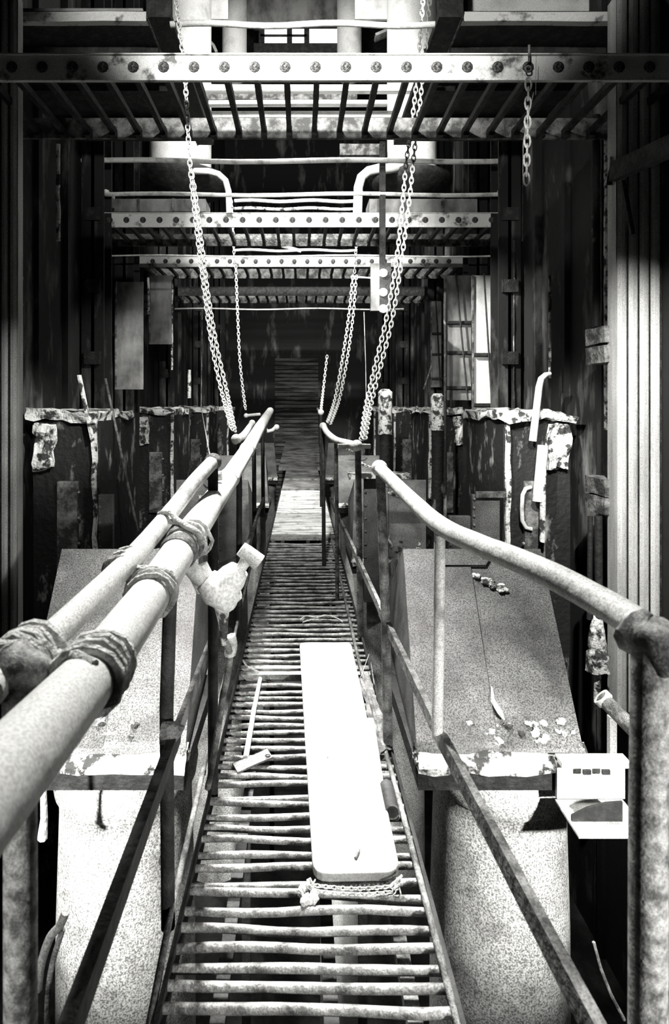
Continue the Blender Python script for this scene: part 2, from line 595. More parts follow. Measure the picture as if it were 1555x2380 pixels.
# ================================================================== big roof ducts
def roof_duct(cx, y, r, ztop, zbot, label, s):
    t = thing('roof_duct', label, 'duct', (cx, y, zbot))
    MB().lathe((cx, y, 0), [(r, zbot + 0.16), (r, ztop)], 36).build('shell', 'white', t, True)
    MB().lathe((cx, y, 0), [(r * 0.35, zbot - 0.25), (r * 1.45, zbot - 0.06), (r * 1.62, zbot + 0.02), (r * 1.62, zbot + 0.07), (r * 1.3, zbot + 0.15)], 36).build('bell', 'black', t, True)
    return t


cL, cR = P(420, 0, 9.6).x, P(957, 0, 9.6).x
zbt = P(0, 373, 8.76).z - 0.07
roof_duct(cL, 9.6, 0.52, 11.3, zbt, 'wide bright vertical duct left of the roof opening with a dark flared foot', -1)
roof_duct(cR, 9.6, 0.42, 11.3, zbt, 'wide bright vertical duct right of the roof opening with a dark flared foot', 1)
for s, px, lab in ((-1, 545, 'slim upright pipe at the left of the high windows'), (1, 812, 'slim upright pipe at the right of the high windows')):
    c = P(px, 0, 12.3)
    single('riser_pipe', MB().lathe((c.x, 12.3, 0), [(0.27, 8.7), (0.27, 11.38)], 28), 'white', lab, 'pipe', None, True)
# elbows curling from under the bells
for s, pts, lab in ((-1, [(455, 398), (485, 398), (508, 405), (524, 420), (531, 445), (533, 500)], 'curled pale pipe bend under the left roof duct'),
                    (1, [(905, 392), (880, 392), (856, 398), (840, 412), (833, 436), (831, 500)], 'curled pale pipe bend under the right roof duct')):
    q = [P(pts[0][0] + 40 * s, 385, 9.3)] + [P(a, b, 8.9) for a, b in pts]
    single('pipe_elbow', MB().tube(q, 0.05 if s < 0 else 0.075, 14), 'white', lab, 'pipe', None, True)
# curved straps high in the opening
for pts, lab in (([(428, 82), (455, 84), (480, 95), (498, 112), (505, 128)], 'curved strap in the upper left of the roof opening'),
                 ([(872, 88), (900, 76), (925, 72)], 'curved strap in the upper right of the roof opening')):
    b = MB()
    q = [P(a, c, 10.5) for a, c in pts]
    for i in range(len(q) - 1):
        b.bar(q[i], q[i + 1], 0.2, 0.05)
    single('curved_strap', b, 'panel', lab, 'strap')
for px0, px1, y, lab in ((440, 530, 10.6, 'pale sheet wall at the upper left of the roof opening'), (825, 985, 10.6, 'pale sheet wall at the upper right of the roof opening'),
                         (560, 822, 12.9, 'grey sheet wall over the high windows')):
    a, b = P(px0, 44, y), P(px1, -60, y)
    if y > 12:
        a = P(px0, 60, y)
    single('roof_sheet', MB().box(a.x, b.x, y, y + 0.05, a.z, b.z), 'white' if y < 12 else 'panel', lab, 'sheet')
for px0, px1, py0, py1, lab in ((250, 478, 462, 492, 'grey boxed duct left, just above the second riveted beam'),
                                (858, 1110, 462, 494, 'grey boxed duct right, just above the second riveted beam')):
    a, b = P(px0, py1, 7.9), P(px1, py0, 7.9)
    t = thing('box_duct', lab, 'duct', (a.x, 7.9, a.z))
    MB().box(a.x, b.x, 7.9, 8.3, a.z, b.z).build('duct_body', 'panel', t, False, 0.008)
    MB().box(lerp(a.x, b.x, 0.30), lerp(a.x, b.x, 0.33), 7.88, 7.9, a.z, b.z).build('seam_band', 'dbeam', t)
    MB().box(lerp(a.x, b.x, 0.66), lerp(a.x, b.x, 0.69), 7.88, 7.9, a.z, b.z).build('seam_band', 'dbeam', t)

# ================================================================== side columns and casings per bay
def side_column(s, y, label):
    x = s * (HW - (0.17 if y < 9 else 0.26))
    t = thing('steel_column', label, 'column', (x, y, ZP))
    MB().box(x - 0.02, x + 0.02, y, y + 0.30, ZP, 4.2 if y < 5 else 9.0).build('web', 'wall', t)
    for yy in (y, y + 0.28):
        MB().box(x - 0.14, x + 0.14, yy, yy + 0.02, ZP, 4.2 if y < 5 else 9.0).build('flange', 'wall', t)
    for k in range(5):
        z = 0.2 + k * 0.9
        MB().box(x - 0.10, x + 0.10, y - 0.03, y, z, z + 0.16).build('splice_plate', 'black', t)
    return t


for s, nm in ((-1, 'left'), (1, 'right')):
    for y, w_ in ((7.0, 'first'), (8.25, 'second'), (10.5, 'third'), (13.8, 'fourth'), (17.2, 'furthest')):
        side_column(s, y, 'sooty steel column on the %s wall, %s from the front' % (nm, w_))


def casing(s, y, label, seed):
    """furnace casing against the side wall with a crusted top ledge"""
    xi, xo = s * 1.98, s * (HW - 0.14)
    x0, x1 = min(xi, xo), max(xi, xo)
    t = thing('furnace_casing', label, 'furnace casing', (s * 2.3, y, ZP), 'furnace casings along the side walls')
    b = MB().box(x0, x1, y, y + 1.2, ZP, EYE - 0.16)
    b.rough(5, 0.018, 2.5, seed).build('casing_body', 'casing', t)
    b = MB().box(x0 - 0.05, x1 + 0.0, y - 0.08, y + 1.25, EYE - 0.16, EYE - 0.07)
    b.rough(7, 0.07, 3.5, seed).build('top_ledge', 'flake', t)
    b = MB().box(s * 2.02 - 0.02, s * 2.02 + 0.02, y - 0.05, y - 0.01, EYE - 1.5, EYE - 0.16)
    b.rough(6, 0.02, 8.0, seed).build('edge_strip', 'flake', t)
    b = MB().box(s * 2.5 - 0.10, s * 2.5 + 0.10, y - 0.08, y - 0.01, EYE - 0.62, EYE - 0.2)
    b.rough(5, 0.05, 6.0, seed + 3).build('crust', 'flake', t)
    b = MB()
    for k in range(3):
        b.box(s * 2.28 - 0.10, s * 2.28 + 0.10, y - 0.06, y, EYE - 1.7 + 0.0, EYE - 0.75)
        break
    b.build('inspection_door', 'dbeam', t, False, 0.01)
    for k in range(4):
        z = EYE - 1.6 + 0.25 * k
        MB().lathe((s * 2.16, y - 0.06, z), [(0.014, 0), (0.014, -0.015), (0.008, -0.022)], 8, 'y').build('bolt', 'rivet', t, True)
    return t


nth = ('nearest', 'second', 'third', 'fourth')
for i, y in enumerate((5.5, 8.8, 12.1, 15.4)):
    casing(-1, y, 'scabby casing with a crusted white ledge on the left wall, %s of its row' % nth[i], i * 1.7)
    casing(1, y, 'scabby casing with a crusted white ledge on the right wall, %s of its row' % nth[i], 10 + i * 2.3)

# grey cladding sheets hung on the walls further in
for px0, px1, py0, py1, y, lab in ((272, 332, 655, 905, 7.6, 'mottled grey cladding sheet on the left wall between columns'),
                                   (350, 398, 640, 800, 9.3, 'narrow dim cladding sheet on the left wall beyond the mottled one'),
                                   (1036, 1098, 640, 930, 8.05, 'dim cladding sheet on the right wall left of the sunlit one'),
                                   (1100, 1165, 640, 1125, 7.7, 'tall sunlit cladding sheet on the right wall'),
                                   (1003, 1026, 700, 900, 10.3, 'slim far cladding sheet on the right wall')):
    a, b = P(px0, py1, y), P(px1, py0, y)
    t = thing('cladding_sheet', lab, 'cladding', (a.x, y, a.z))
    MB().box(a.x, b.x, y, y + 0.03, a.z, b.z).build('sheet', 'panel' if px0 != 1100 else 'white', t)  # the sunlit sheet has its brightness put into white steel
    MB().box(a.x - 0.02, a.x, y - 0.03, y + 0.03, a.z, b.z).build('edge_rib', 'dbeam', t)
    xw = -HW if px0 < 700 else HW
    MB().box(min(b.x - 0.02, xw), max(a.x + 0.02, xw), y + 0.03, y + 0.06, lerp(a.z, b.z, 0.5), lerp(a.z, b.z, 0.53)).build('wall_bracket', 'black', t)
    if px0 > 1000:
        for q in (0.38, 0.62, 0.9):
            zz_ = lerp(b.z, a.z, q)
            MB().box(a.x, b.x, y - 0.05, y, zz_ - 0.02, zz_ + 0.02).build('tie_bar', 'black', t)
        MB().tube([(lerp(a.x, b.x, 0.3), y - 0.1, b.z), (lerp(a.x, b.x, 0.75), y - 0.1, a.z)], 0.012, 6).build('rod', 'black', t)

# ================================================================== corrugated column and its neighbours, near right
def corrugated(s, y, x0, x1, z0, z1, label):
    t = thing('corrugated_column', label, 'column', ((x0 + x1) / 2, y, z0))
    bm = MB()
    prof = []
    n = 5
    wdt = (x1 - x0) / n
    for i in range(n):
        a = x0 + i * wdt
        prof += [(a, 0.0), (a + wdt * 0.05, 0.07), (a + wdt * 0.12, 0.0), (a + wdt * 0.5, -0.006), (a + wdt * 0.84, 0.0), (a + wdt * 0.90, 0.03), (a + wdt * 0.95, 0.0)]
    prof.append((x1, 0.0))
    fr_ = [bm.bm.verts.new((x, y + d, z0)) for x, d in prof]
    tp = [bm.bm.verts.new((x, y + d, z1)) for x, d in prof]
    fb = [bm.bm.verts.new((x, y + 0.06 + d, z0)) for x, d in prof]
    tb = [bm.bm.verts.new((x, y + 0.06 + d, z1)) for x, d in prof]
    for i in range(len(prof) - 1):
        bm.bm.faces.new((fr_[i], fr_[i + 1], tp[i + 1], tp[i]))
        bm.bm.faces.new((fb[i + 1], fb[i], tb[i], tb[i + 1]))
        bm.bm.faces.new((fr_[i + 1], fr_[i], fb[i], fb[i + 1]))
        bm.bm.faces.new((tp[i], tp[i + 1], tb[i + 1], tb[i]))
    bm.bm.faces.new((fr_[0], tp[0], tb[0], fb[0]))
    bm.bm.faces.new((fr_[-1], fb[-1], tb[-1], tp[-1]))
    bm.build('corrugated_sheet', 'corr', t)
    for i in range(1, n):
        a = x0 + i * wdt
        MB().box(a - 0.004, a + 0.004, y - 0.012, y + 0.02, z0, z1).build('groove_strip', 'blade', t)  # dark strips added so the groove lines read darker
    return t


Yc = 4.35
corrugated(1, Yc, P(1432, 0, Yc).x, P(1560, 0, Yc).x, P(0, 1655, Yc).z, EYE + 3.19, 'tall bright corrugated sheet column at the right edge')
corrugated(-1, Yc, P(-60, 0, Yc).x, P(42, 0, Yc).x, P(0, 1500, Yc).z, EYE + 3.19, 'corrugated sheet column at the left edge')
for px, r, py0, py1, lab, mm in ((1385, 0.035, 330, 760, 'rusty vertical pipe left of the corrugated column', 'casing'),
                                 (1417, 0.045, 330, 1000, 'crusted vertical pipe touching the corrugated column', 'flake')):
    a, b = P(px, py0 - 60, 4.9), P(px, py1, 4.9)
    pts = [a.lerp(b, i / 16) for i in range(17)]
    single('wall_pipe', MB().tube(pts, r, 12, 0.006), mm, lab, 'pipe', None, True)
for py0, py1, lab in ((762, 800, 'upper bracket of the upper pair on the right column'), (806, 845, 'lower bracket of the upper pair on the right column'),
                      (1110, 1148, 'upper bracket of the lower pair on the right column'), (1152, 1190, 'lower bracket of the lower pair on the right column')):
    a, b = P(1382, py1, 4.6), P(1430, py0, 4.6)
    single('column_bracket', MB().box(a.x, b.x, 4.45, 4.75, a.z, b.z).rough(3, 0.008, 8, py0), 'dbeam', lab, 'bracket', None, False)
# dark brace from the right edge down to the column
t = thing('diagonal_brace', 'black diagonal brace running into the right column', 'brace', P(1430, 400, 4.2))
MB().bar(P(1580, 330, 3.6), P(1425, 400, 4.3), 0.06, 0.14).build('brace_bar', 'black', t)
MB().box8([P(1410, 430, 4.4), P(1450, 430, 4.4), P(1450, 430, 4.5), P(1410, 430, 4.5),
           P(1420, 365, 4.4), P(1455, 365, 4.4), P(1455, 365, 4.5), P(1420, 365, 4.5)]).rough(3, 0.012, 9).build('gusset', 'casing', t)
single('hanging_bar', MB().bar(P(1447, 420, 4.25), P(1470, 545, 4.25), 0.03, 0.03), 'black', 'short black bar hanging beside the brace on the corrugated column', 'bar')

# bent bright pipe and hoop on the right wall
q = [(1280, 868), (1268, 871), (1258, 880), (1253, 900), (1247, 950), (1238, 1025)]
single('bent_pipe', MB().tube([P(a, b, 5.40) for a, b in q], [0.018, 0.026, 0.03, 0.032, 0.034, 0.036], 14, 0.003), 'rail', 'bright bent pipe with a hooked top above the right casing', 'pipe', None, True)
t = thing('downpipe', 'crusted downpipe below the bright bent pipe', 'pipe', P(1252, 1250, 5.35))
MB().tube([P(1262, 1035, 5.35), P(1256, 1100, 5.35), P(1250, 1165, 5.35)], 0.05, 14, 0.006).build('upper_pipe', 'rail', t, True)
MB().tube([P(1262, 1040, 5.33), P(1262, 1150, 5.33), P(1258, 1260, 5.33)], 0.028, 12, 0.014).build('crust', 'flake', t, True)
q = [(1235, 1132), (1222, 1136), (1215, 1150), (1213, 1180), (1214, 1210), (1222, 1226), (1236, 1230)]
single('grab_hoop', MB().tube([P(a, b, 5.42) for a, b in q], 0.02, 10), 'rail', 'bent hoop handle left of the crusted downpipe', 'handle', None, True)
# crusted valve low on the right
t = thing('crusted_valve', 'crusted white valve on a pipe low beside the corrugated column', 'valve', P(1388, 1560, 4.4))
MB().lathe(P(1388, 1560, 4.4), [(0.075, 0), (0.078, 0.14), (0.06, 0.17), (0.07, 0.2), (0.05, 0.34), (0.03, 0.42)], 16).rough(1, 0.02, 12).build('valve_body', 'flake', t, True)
MB().tube([P(1388, 1645, 4.4), P(1388, 1558, 4.4)], 0.025, 10, 0.008).build('lower_pipe', 'flake', t, True)
MB().tube([P(1392, 1440, 4.4), P(1390, 1200, 4.45)], 0.028, 10, 0.008).build('upper_pipe', 'casing', t, True)
MB().tube([P(1370, 1440, 4.42), P(1372, 1200, 4.47)], 0.02, 10, 0.006).build('side_pipe', 'casing', t, True)
t = thing('angled_pipe_stub', 'short rusty pipe stub slanting down behind the right post', 'pipe', P(1440, 1660, 2.6))
MB().tube([P(1400, 1622, 2.7), P(1490, 1712, 2.5)], 0.035, 14, 0.003).build('pipe', 'rusty', t, True)
MB().tube([P(1396, 1618, 2.7), P(1408, 1630, 2.69)], 0.043, 14).build('collar', 'rail', t, True)
single('upright_strip', MB().box(P(1418, 0, 2.9).x, P(1434, 0, 2.9).x, 2.9, 2.93, P(0, 1790, 2.9).z, P(0, 1668, 2.9).z), 'white', 'narrow white upright strip behind the right hood corner', 'strip')

# ================================================================== hoods and ducts beside the walkway
def hood(s, dx, label, y0=2.6, seed=0.0):
    xi, xo = 0.54 + dx, 1.32 + dx
    zb_, zt_ = EYE - 1.66, EYE - 0.93
    yb, yt = y0, y0 + 1.0
    x0t, x1t = xi + 0.115, xo + 0.22
    t = thing('furnace_hood', label, 'hood', (s * 0.9, y0, zb_), 'sloping sheet hoods beside the walkway')

    def S(p):
        return Vector((p[0] * s, p[1], p[2]))
    # body: sloping front, upright sides
    b = MB().box8([S(q_) for q_ in ((xi, yb, zb_), (xo, yb, zb_), (xo + 0.1, yt + 0.9, zb_), (xi + 0.1, yt + 0.9, zb_),
                                     (xi, yb + 0.02, zb_ + 0.05), (xo, yb + 0.02, zb_ + 0.05), (x1t, yt, zt_), (x0t, yt, zt_))])
    b.build('hood_front', 'hood', t)
    b = MB().box8([S(q_) for q_ in ((x0t, yt, zb_), (x1t, yt, zb_), (x1t, yt + 0.9, zb_), (x0t, yt + 0.9, zb_),
                                     (x0t, yt, zt_), (x1t, yt, zt_), (x1t, yt + 0.9, zt_ - 0.4), (x0t, yt + 0.9, zt_ - 0.4))])
    b.build('hood_back', 'dbeam', t)
    # overlapping side sheet: a lap on the inner third of the slope
    def slope(u, v, h):   # u across 0..1, v up 0..1
        a_ = Vector((lerp(xi, x0t, v), lerp(yb + 0.02, yt, v), lerp(zb_ + 0.05, zt_, v)))
        c_ = Vector((lerp(xo, x1t, v), lerp(yb + 0.02, yt, v), lerp(zb_ + 0.05, zt_, v)))
        p = a_.lerp(c_, u)
        nn = Vector((0, -(zt_ - zb_ - 0.05), (yt - yb - 0.02))).normalized()
        return S(p + nn * h)
    b = MB().box8([slope(0.0, 0.0, 0.0), slope(0.50, 0.0, 0.0), slope(0.48, 0.97, 0.0), slope(0.0, 0.97, 0.0),
                   slope(0.0, 0.02, 0.010), slope(0.49, 0.02, 0.010), slope(0.47, 0.96, 0.010), slope(0.0, 0.96, 0.010)])
    b.build('lap_sheet', 'hood', t)
    b = MB().box8([slope(0.24, 0.88, 0.0), slope(0.58, 0.88, 0.0), slope(0.62, 0.93, 0.0), slope(0.24, 1.0, 0.0),
                   slope(0.24, 0.88, 0.02), slope(0.58, 0.88, 0.02), slope(0.62, 0.93, 0.02), slope(0.24, 1.0, 0.02)])
    b.build('patch_sheet', 'hood', t)
    # torn flap of sheet
    b = MB()
    b.tube([slope(0.50, 0.24, 0.01), slope(0.49, 0.17, 0.03), slope(0.52, 0.12, 0.04), slope(0.545, 0.10, 0.02)], [0.004, 0.012, 0.014, 0.004], 6)
    b.build('torn_edge', 'flake', t)
    # crusted lip
    b = MB().box8([S(q_) for q_ in ((xi - 0.01, yb - 0.05, zb_ - 0.03), (xo + 0.02, yb - 0.05, zb_ - 0.03), (xo + 0.03, yb + 0.10, zb_ - 0.03), (xi, yb + 0.10, zb_ - 0.03),
                                     (xi - 0.01, yb - 0.05, zb_ + 0.0), (xo + 0.02, yb - 0.05, zb_ + 0.0), (xo + 0.03, yb + 0.06, zb_ + 0.055), (xi, yb + 0.06, zb_ + 0.055))])
    b.rough(9, 0.014, 12, seed).build('crusted_lip', 'flake', t)
    b = MB()
    rnd = random.Random(int(seed * 10) + 3)
    for k in range(26):
        u, v = rnd.uniform(0.3, 0.98), rnd.uniform(0.02, 0.10) * (2.2 if rnd.random() < 0.3 else 1)
        b.ball(slope(u, v, 0.004), rnd.uniform(0.008, 0.022), 8, (1, 1, 0.6))
    for k in range(26):
        f = rnd.random()
        b.ball(slope(0.50 + 0.20 * f, 0.82 - 0.09 * f + rnd.uniform(-0.02, 0.02), 0.006), rnd.uniform(0.014, 0.028), 8, (1, 1, 0.5))
    b.rough(1, 0.012, 30, seed).build('flaking_crust', 'flake', t)['kind'] = 'stuff'
    MB().box8([S(q_) for q_ in ((xi - 0.0, yb - 0.02, zb_ - 0.12), (xo + 0.02, yb - 0.02, zb_ - 0.12), (xo + 0.02, yb + 0.9, zb_ - 0.12), (xi, yb + 0.9, zb_ - 0.12),
                                 (xi - 0.0, yb - 0.02, zb_ - 0.031), (xo + 0.02, yb - 0.02, zb_ - 0.031), (xo + 0.02, yb + 0.9, zb_ - 0.031), (xi, yb + 0.9, zb_ - 0.031))]).build('shaded_under_rail', 'black', t)  # black rail, with the lip's shadow put into its colour
    return t


def duct(cx, y, label):
    zt_ = EYE - 1.79
    t = thing('furnace_duct', label, 'duct', (cx, y, ZP), 'white ducts under the sloping hoods')
    MB().lathe((cx, y, 0), [(0.37, ZP), (0.355, zt_ - 0.9), (0.338, zt_ - 0.30), (0.340, zt_ - 0.215), (0.362, zt_ - 0.19), (0.372, zt_ - 0.12), (0.362, zt_ - 0.05), (0.33, zt_ - 0.01), (0.28, zt_ + 0.01)], 48).build('duct_shell', 'duct', t, True)
    return t


hood(1, 0.0, 'speckled sloping sheet hood right of the walkway, nearest, with a torn patch')
hood(-1, 0.0, 'sloping sheet hood left of the walkway, nearest, behind the thick pipe', 2.6, 2.0)
duct(1.06, 3.02, 'large white duct below the nearest right hood')
duct(-0.93, 3.0, 'large white duct below the nearest left hood')
for i, w_ in ((1, 'second'), (2, 'third'), (3, 'fourth')):
    hood(1, 0.0, 'sheet hood right of the walkway, %s from the front' % w_, 2.6 + 3.3 * i, 3.0 + i)
    hood(-1, 0.0, 'sheet hood left of the walkway, %s from the front' % w_, 2.6 + 3.3 * i, 6.0 + i)
    duct(1.02, 3.02 + 3.3 * i, 'white duct below the %s right hood' % w_)
    duct(-0.95, 3.02 + 3.3 * i, 'white duct below the %s left hood' % w_)

# riveted upright plates standing behind the second bay hoods
for s, px0, px1, py0, py1, y, lab in ((1, 846, 892, 1100, 1310, 5.75, 'riveted upright plate right of the second walkway panel'),
                                      (-1, 508, 556, 1120, 1320, 5.75, 'rusty upright plate left of the second walkway panel'),
                                      (1, 1098, 1162, 1150, 1290, 4.75, 'speckled upright plate behind the nearest right hood'),
                                      (1, 1044, 1094, 1200, 1285, 4.8, 'small pale plate behind the top of the nearest right hood'),
                                      (-1, 228, 262, 1150, 1280, 4.9, 'narrow pale plate behind the nearest left hood')):
    a, b = P(px0, py1, y), P(px1, py0, y)
    t = thing('upright_plate', lab, 'plate', (a.x, y, a.z))
    MB().box(a.x, b.x, y, y + 0.05, a.z - 0.4, b.z).build('plate', 'hood', t, False, 0.005)
    for k in range(7):
        z = lerp(a.z, b.z, (k + 0.5) / 7)
        MB().ball((a.x + 0.015, y - 0.003, z), 0.014, 8).build('rivet', 'dbeam', t, True)
    if px0 == 1098:
        MB().box(lerp(a.x, b.x, .1), b.x + 0.04, y - 0.03, y, b.z - 0.02, b.z + 0.03).build('top_cap', 'dbeam', t)

# ================================================================== walkway panels
XL, XR = -0.345, 0.385
ys1 = [1590, 1605, 1619, 1634, 1650, 1665, 1680, 1697, 1717, 1736, 1755, 1777, 1800, 1815, 1847, 1862, 1892, 1920, 1947, 1980, 2005, 2047, 2070,
       2112, 2152, 2197, 2240, 2285, 2337, 2392, 2450, 2512]
ys2 = []
y_ = 1262.0
while y_ < 1500:
    ys2.append(y_)
    y_ += lerp(5.5, 12.5, (y_ - 1262) / 240.0)
ys2 += [1509, 1521, 1535, 1550]
ys3 = []
y_ = 1140.0
while y_ < 1238:
    ys3.append(y_)
    y_ += lerp(2.6, 5.0, (y_ - 1140) / 100.0)


def walkway(ys, y0, y1, label, r, flat0=True):
    t = thing('grated_walkway', label, 'walkway', (0, y0, 0), 'walkway panels of round bars')
    for i, yp in enumerate(sorted(ys, reverse=True)):
        Y = F * EYE / (yp - CY)
        tilt = random.uniform(-0.012, 0.012)
        if yp in (2070, 1862):
            tilt = -0.03
        if yp in (1847, 2047):
            tilt = 0.02
        dz = random.uniform(-0.004, 0.004)
        pts = []
        for k in range(9):
            f = k / 8
            x = lerp(XL, XR, f)
            pts.append((x, Y + tilt * (f - 0.5) + 0.003 * math.sin(f * 9 + i), dz + 0.003 * math.sin(f * 7 + i * 2) - r))
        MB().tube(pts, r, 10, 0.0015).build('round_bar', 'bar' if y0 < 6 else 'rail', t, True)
    for x in (XL - 0.006, XR + 0.006):
        MB().box(x - 0.006, x + 0.006, y0, y1, -0.075, 0.012).build('side_stringer', 'black', t)
    for yy in (y0 + 0.02, y1 - 0.04):
        b = MB().box(XL, XR, yy, yy + 0.04, -0.03, 0.004)
        b.rough(3, 0.004, 12, yy).build('flat_strap', 'bar', t)
    for x in (-0.22, 0.08, 0.30):
        MB().box(x - 0.02, x + 0.02, y0, y1, -0.16, -0.12).build('bearer', 'black' if x < 0.2 else 'panel', t)
    return t


Y12 = F * EYE / (1562 - CY)
Y23 = F * EYE / (1248 - CY)
Y34 = F * EYE / (1136 - CY)
walkway(ys1, 0.9, Y12, 'nearest walkway panel of round steel bars, under the long board', 0.0115)
walkway(ys2, Y12 + 0.01, Y23, 'middle walkway panel of close bars with a wire scrap on it', 0.0125)
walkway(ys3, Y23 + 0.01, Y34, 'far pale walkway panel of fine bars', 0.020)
t = thing('end_platform', 'dark plate platform at the far end of the walkway', 'platform', (0, Y34 + 0.1, 0))
MB().box(XL, XR, Y34 + 0.02, 13.5, -0.05, -0.01).build('deck_plate', 'panel', t)
MB().box(XL, XR, Y34 + 1.2, Y34 + 1.26, -0.01, 0.02).build('strip', 'bar', t)
t = thing('end_platform', 'sooty ramp plate rising to the back wall behind the walkway', 'platform', (0, 13.6, 0))
MB().box8([(XL - 0.2, 13.55, -0.1), (XR + 0.2, 13.55, -0.1), (XR + 0.2, 20.3, -0.1), (XL - 0.2, 20.3, -0.1),
           (XL - 0.2, 13.55, -0.02), (XR + 0.2, 13.55, -0.02), (XR + 0.2, 20.3, 0.2), (XL - 0.2, 20.3, 0.2)]).build('ramp_plate', 'panel', t)

# carriers under the walkway
for i, yy in enumerate((1.2, 3.3, 6.2, 9.8, 12.9)):
    w_ = ('closest', 'second', 'third', 'fourth', 'last')[i]
    t = thing('walkway_trestle', 'black trestle under the walkway, %s from the front' % w_, 'trestle', (0, yy, ZP))
    MB().box(XL - 0.03, XR + 0.03, yy, yy + 0.06, -0.26, -0.165).build('cross_member', 'black', t)
    for x in (XL + 0.02, XR - 0.02):
        MB().box(x - 0.025, x + 0.025, yy, yy + 0.05, ZP, -0.26).build('leg', 'black', t)

# ================================================================== handrails
def end_ball(p, r, m, parent):
    MB().ball(p, r, 16).build('end_knob', m, parent, True)


# --- left: thick gas pipe lashed to the rail
gp = [(P(-10, 1880, 0.50)), P(20, 1790, 0.60), P(222, 1560, 0.93), P(350, 1384, 1.30), P(440, 1245, 1.66), P(522, 1128, 2.55), P(575, 1045, 3.5), P(604, 993, 4.7), P(628, 955, 7.2)]
gp[0] = gp[1] + (gp[1] - gp[2]) * 0.5


def spline(pts, n=10):
    out = []
    k = len(pts)
    for i in range(k - 1):
        p0, p1, p2, p3 = pts[max(i - 1, 0)], pts[i], pts[i + 1], pts[min(i + 2, k - 1)]
        for j in range(n):
            t_ = j / n
            out.append(0.5 * ((2 * p1) + (p2 - p0) * t_ + (2 * p0 - 5 * p1 + 4 * p2 - p3) * t_ * t_ + (3 * p1 - p0 - 3 * p2 + p3) * t_ ** 3))
    out.append(pts[-1])
    return out


t = thing('gas_pipe', 'thick pale pipe running along the left handrail with threaded couplings', 'pipe', gp[3])
MB().tube(gp, 0.046, 24, 0.001).build('pipe', 'pipe', t, True)


def on(path, f0, f1):
    def at(f):
        i = min(int(f), len(path) - 2)
        return path[i].lerp(path[i + 1], f - i)
    return [at(lerp(f0, f1, k / 4)) for k in range(5)]


for f0, f1, r in ((3.02, 3.10, 0.052), (3.62, 3.74, 0.052), (3.80, 3.90, 0.055), (5.1, 5.2, 0.050), (5.95, 6.05, 0.050)):
    q = on(gp, f0, f1)
    MB().tube(q, [r * 0.95, r, r * 1.03, r, r * 0.95], 24, 0.0015).build('coupling', 'rusty' if f0 < 4 else 'rail', t, True)

# --- thin rail pipe on the left
tp_ = [P(-35, 1610, 0.80), P(20, 1560, 0.86), P(122, 1478, 0.99), P(300, 1304, 1.38), P(385, 1206, 1.70), P(450, 1122, 1.98), P(495, 1073, 2.18)]
lr = thing('handrail', 'thinner left handrail with a round end knob, outside the thick pipe', 'handrail', tp_[-1])
MB().tube(spline(tp_, 6), 0.027, 18, 0.001).build('top_rail', 'rail', lr, True)
end_ball(tp_[-1], 0.034, 'rusty', lr)
MB().tube([tp_[-1], Vector((tp_[-1].x, tp_[-1].y, -0.05))], 0.020, 12, 0.001).build('post', 'black', lr, True)
MB().tube([Vector((-0.385, 1.66, 1.05)), Vector((-0.40, 1.66, 0.6)), Vector((-0.395, 1.66, -0.05))], 0.021, 12, 0.001).build('post', 'black', lr, True)
MB().tube([P(45, 1590, 0.84), P(48, 1900, 0.84), P(48, 2500, 0.84)], 0.024, 14, 0.001).build('post', 'mottle', lr, True)
MB().ball(P(40, 1565, 0.85), 0.040, 16, (1.1, 1, 1)).rough(0, 0.010, 25).build('rail_joint', 'mottle', lr, True)
zm = EYE - 0.976
MB().bar((-0.36, 0.7, zm), (-0.37, 1.66, zm), 0.026, 0.05).build('mid_rail', 'black', lr)
MB().bar((-0.37, 1.66, zm), (-0.36, 4.2, zm + 0.02), 0.018, 0.045).build('mid_rail', 'rusty', lr)
MB().tube([P(378, 1700, 1.62), P(400, 1700, 1.62), P(415, 1710, 1.62)], 0.03, 10, 0.006).build('rail_joint', 'rusty', lr, True)

# thin toe bars
for s, pts, lab in ((1, [P(1075, 2420, 1.32), P(1000, 2130, 1.62), P(912, 1800, 2.25), P(835, 1540, 3.2), P(768, 1240, 6.4)], 'thin toe rod along the right edge of the walkway'),
                    (-1, [P(340, 2420, 1.32), P(395, 2130, 1.62), P(475, 1780, 2.3), P(535, 1520, 3.3), P(600, 1240, 6.4)], 'thin toe rod along the left edge of the walkway')):
    t = thing('toe_rail', lab, 'rail', pts[0])
    MB().tube(pts, 0.010, 8, 0.001).build('rod', 'rusty', t, True)
    for p in pts[1:-1]:
        MB().bar(p, Vector((p.x, p.y, -0.02)), 0.012, 0.02, (0, 1, 0)).build('stay', 'black', t)

# --- right rail
rp = [P(1570, 1500, 0.86), P(1500, 1462, 0.90), P(1400, 1400, 1.0), P(1250, 1322, 1.16), P(1120, 1268, 1.38), P(1025, 1222, 1.62), P(950, 1155, 2.0), P(882, 1088, 2.45)]
rr = thing('handrail', 'right handrail with a round end knob, sloping across the hood', 'handrail', rp[-1])
MB().tube(spline(rp, 5), 0.027, 18, 0.001).build('top_rail', 'rail', rr, True)
end_ball(rp[-1], 0.036, 'rail', rr)
MB().tube([P(1512, 1500, 0.87), P(1507, 1900, 0.87), P(1505, 2500, 0.87)], 0.027, 18, 0.001).build('post', 'mottle', rr, True)
MB().ball(P(1512, 1490, 0.88), 0.045, 16, (0.95, 1.2, 1.0)).rough(0, 0.014, 22).build('rail_joint', 'mottle', rr, True)
MB().tube([P(1022, 1235, 1.62), P(1020, 1450, 1.62), P(1016, 1715, 1.62)], 0.0165, 12, 0.001).build('post', 'rail', rr, True)
MB().tube([P(884, 1100, 2.45), P(896, 1420, 2.45), P(902, 1735, 2.45)], 0.021, 12, 0.001).build('post', 'rusty', rr, True)
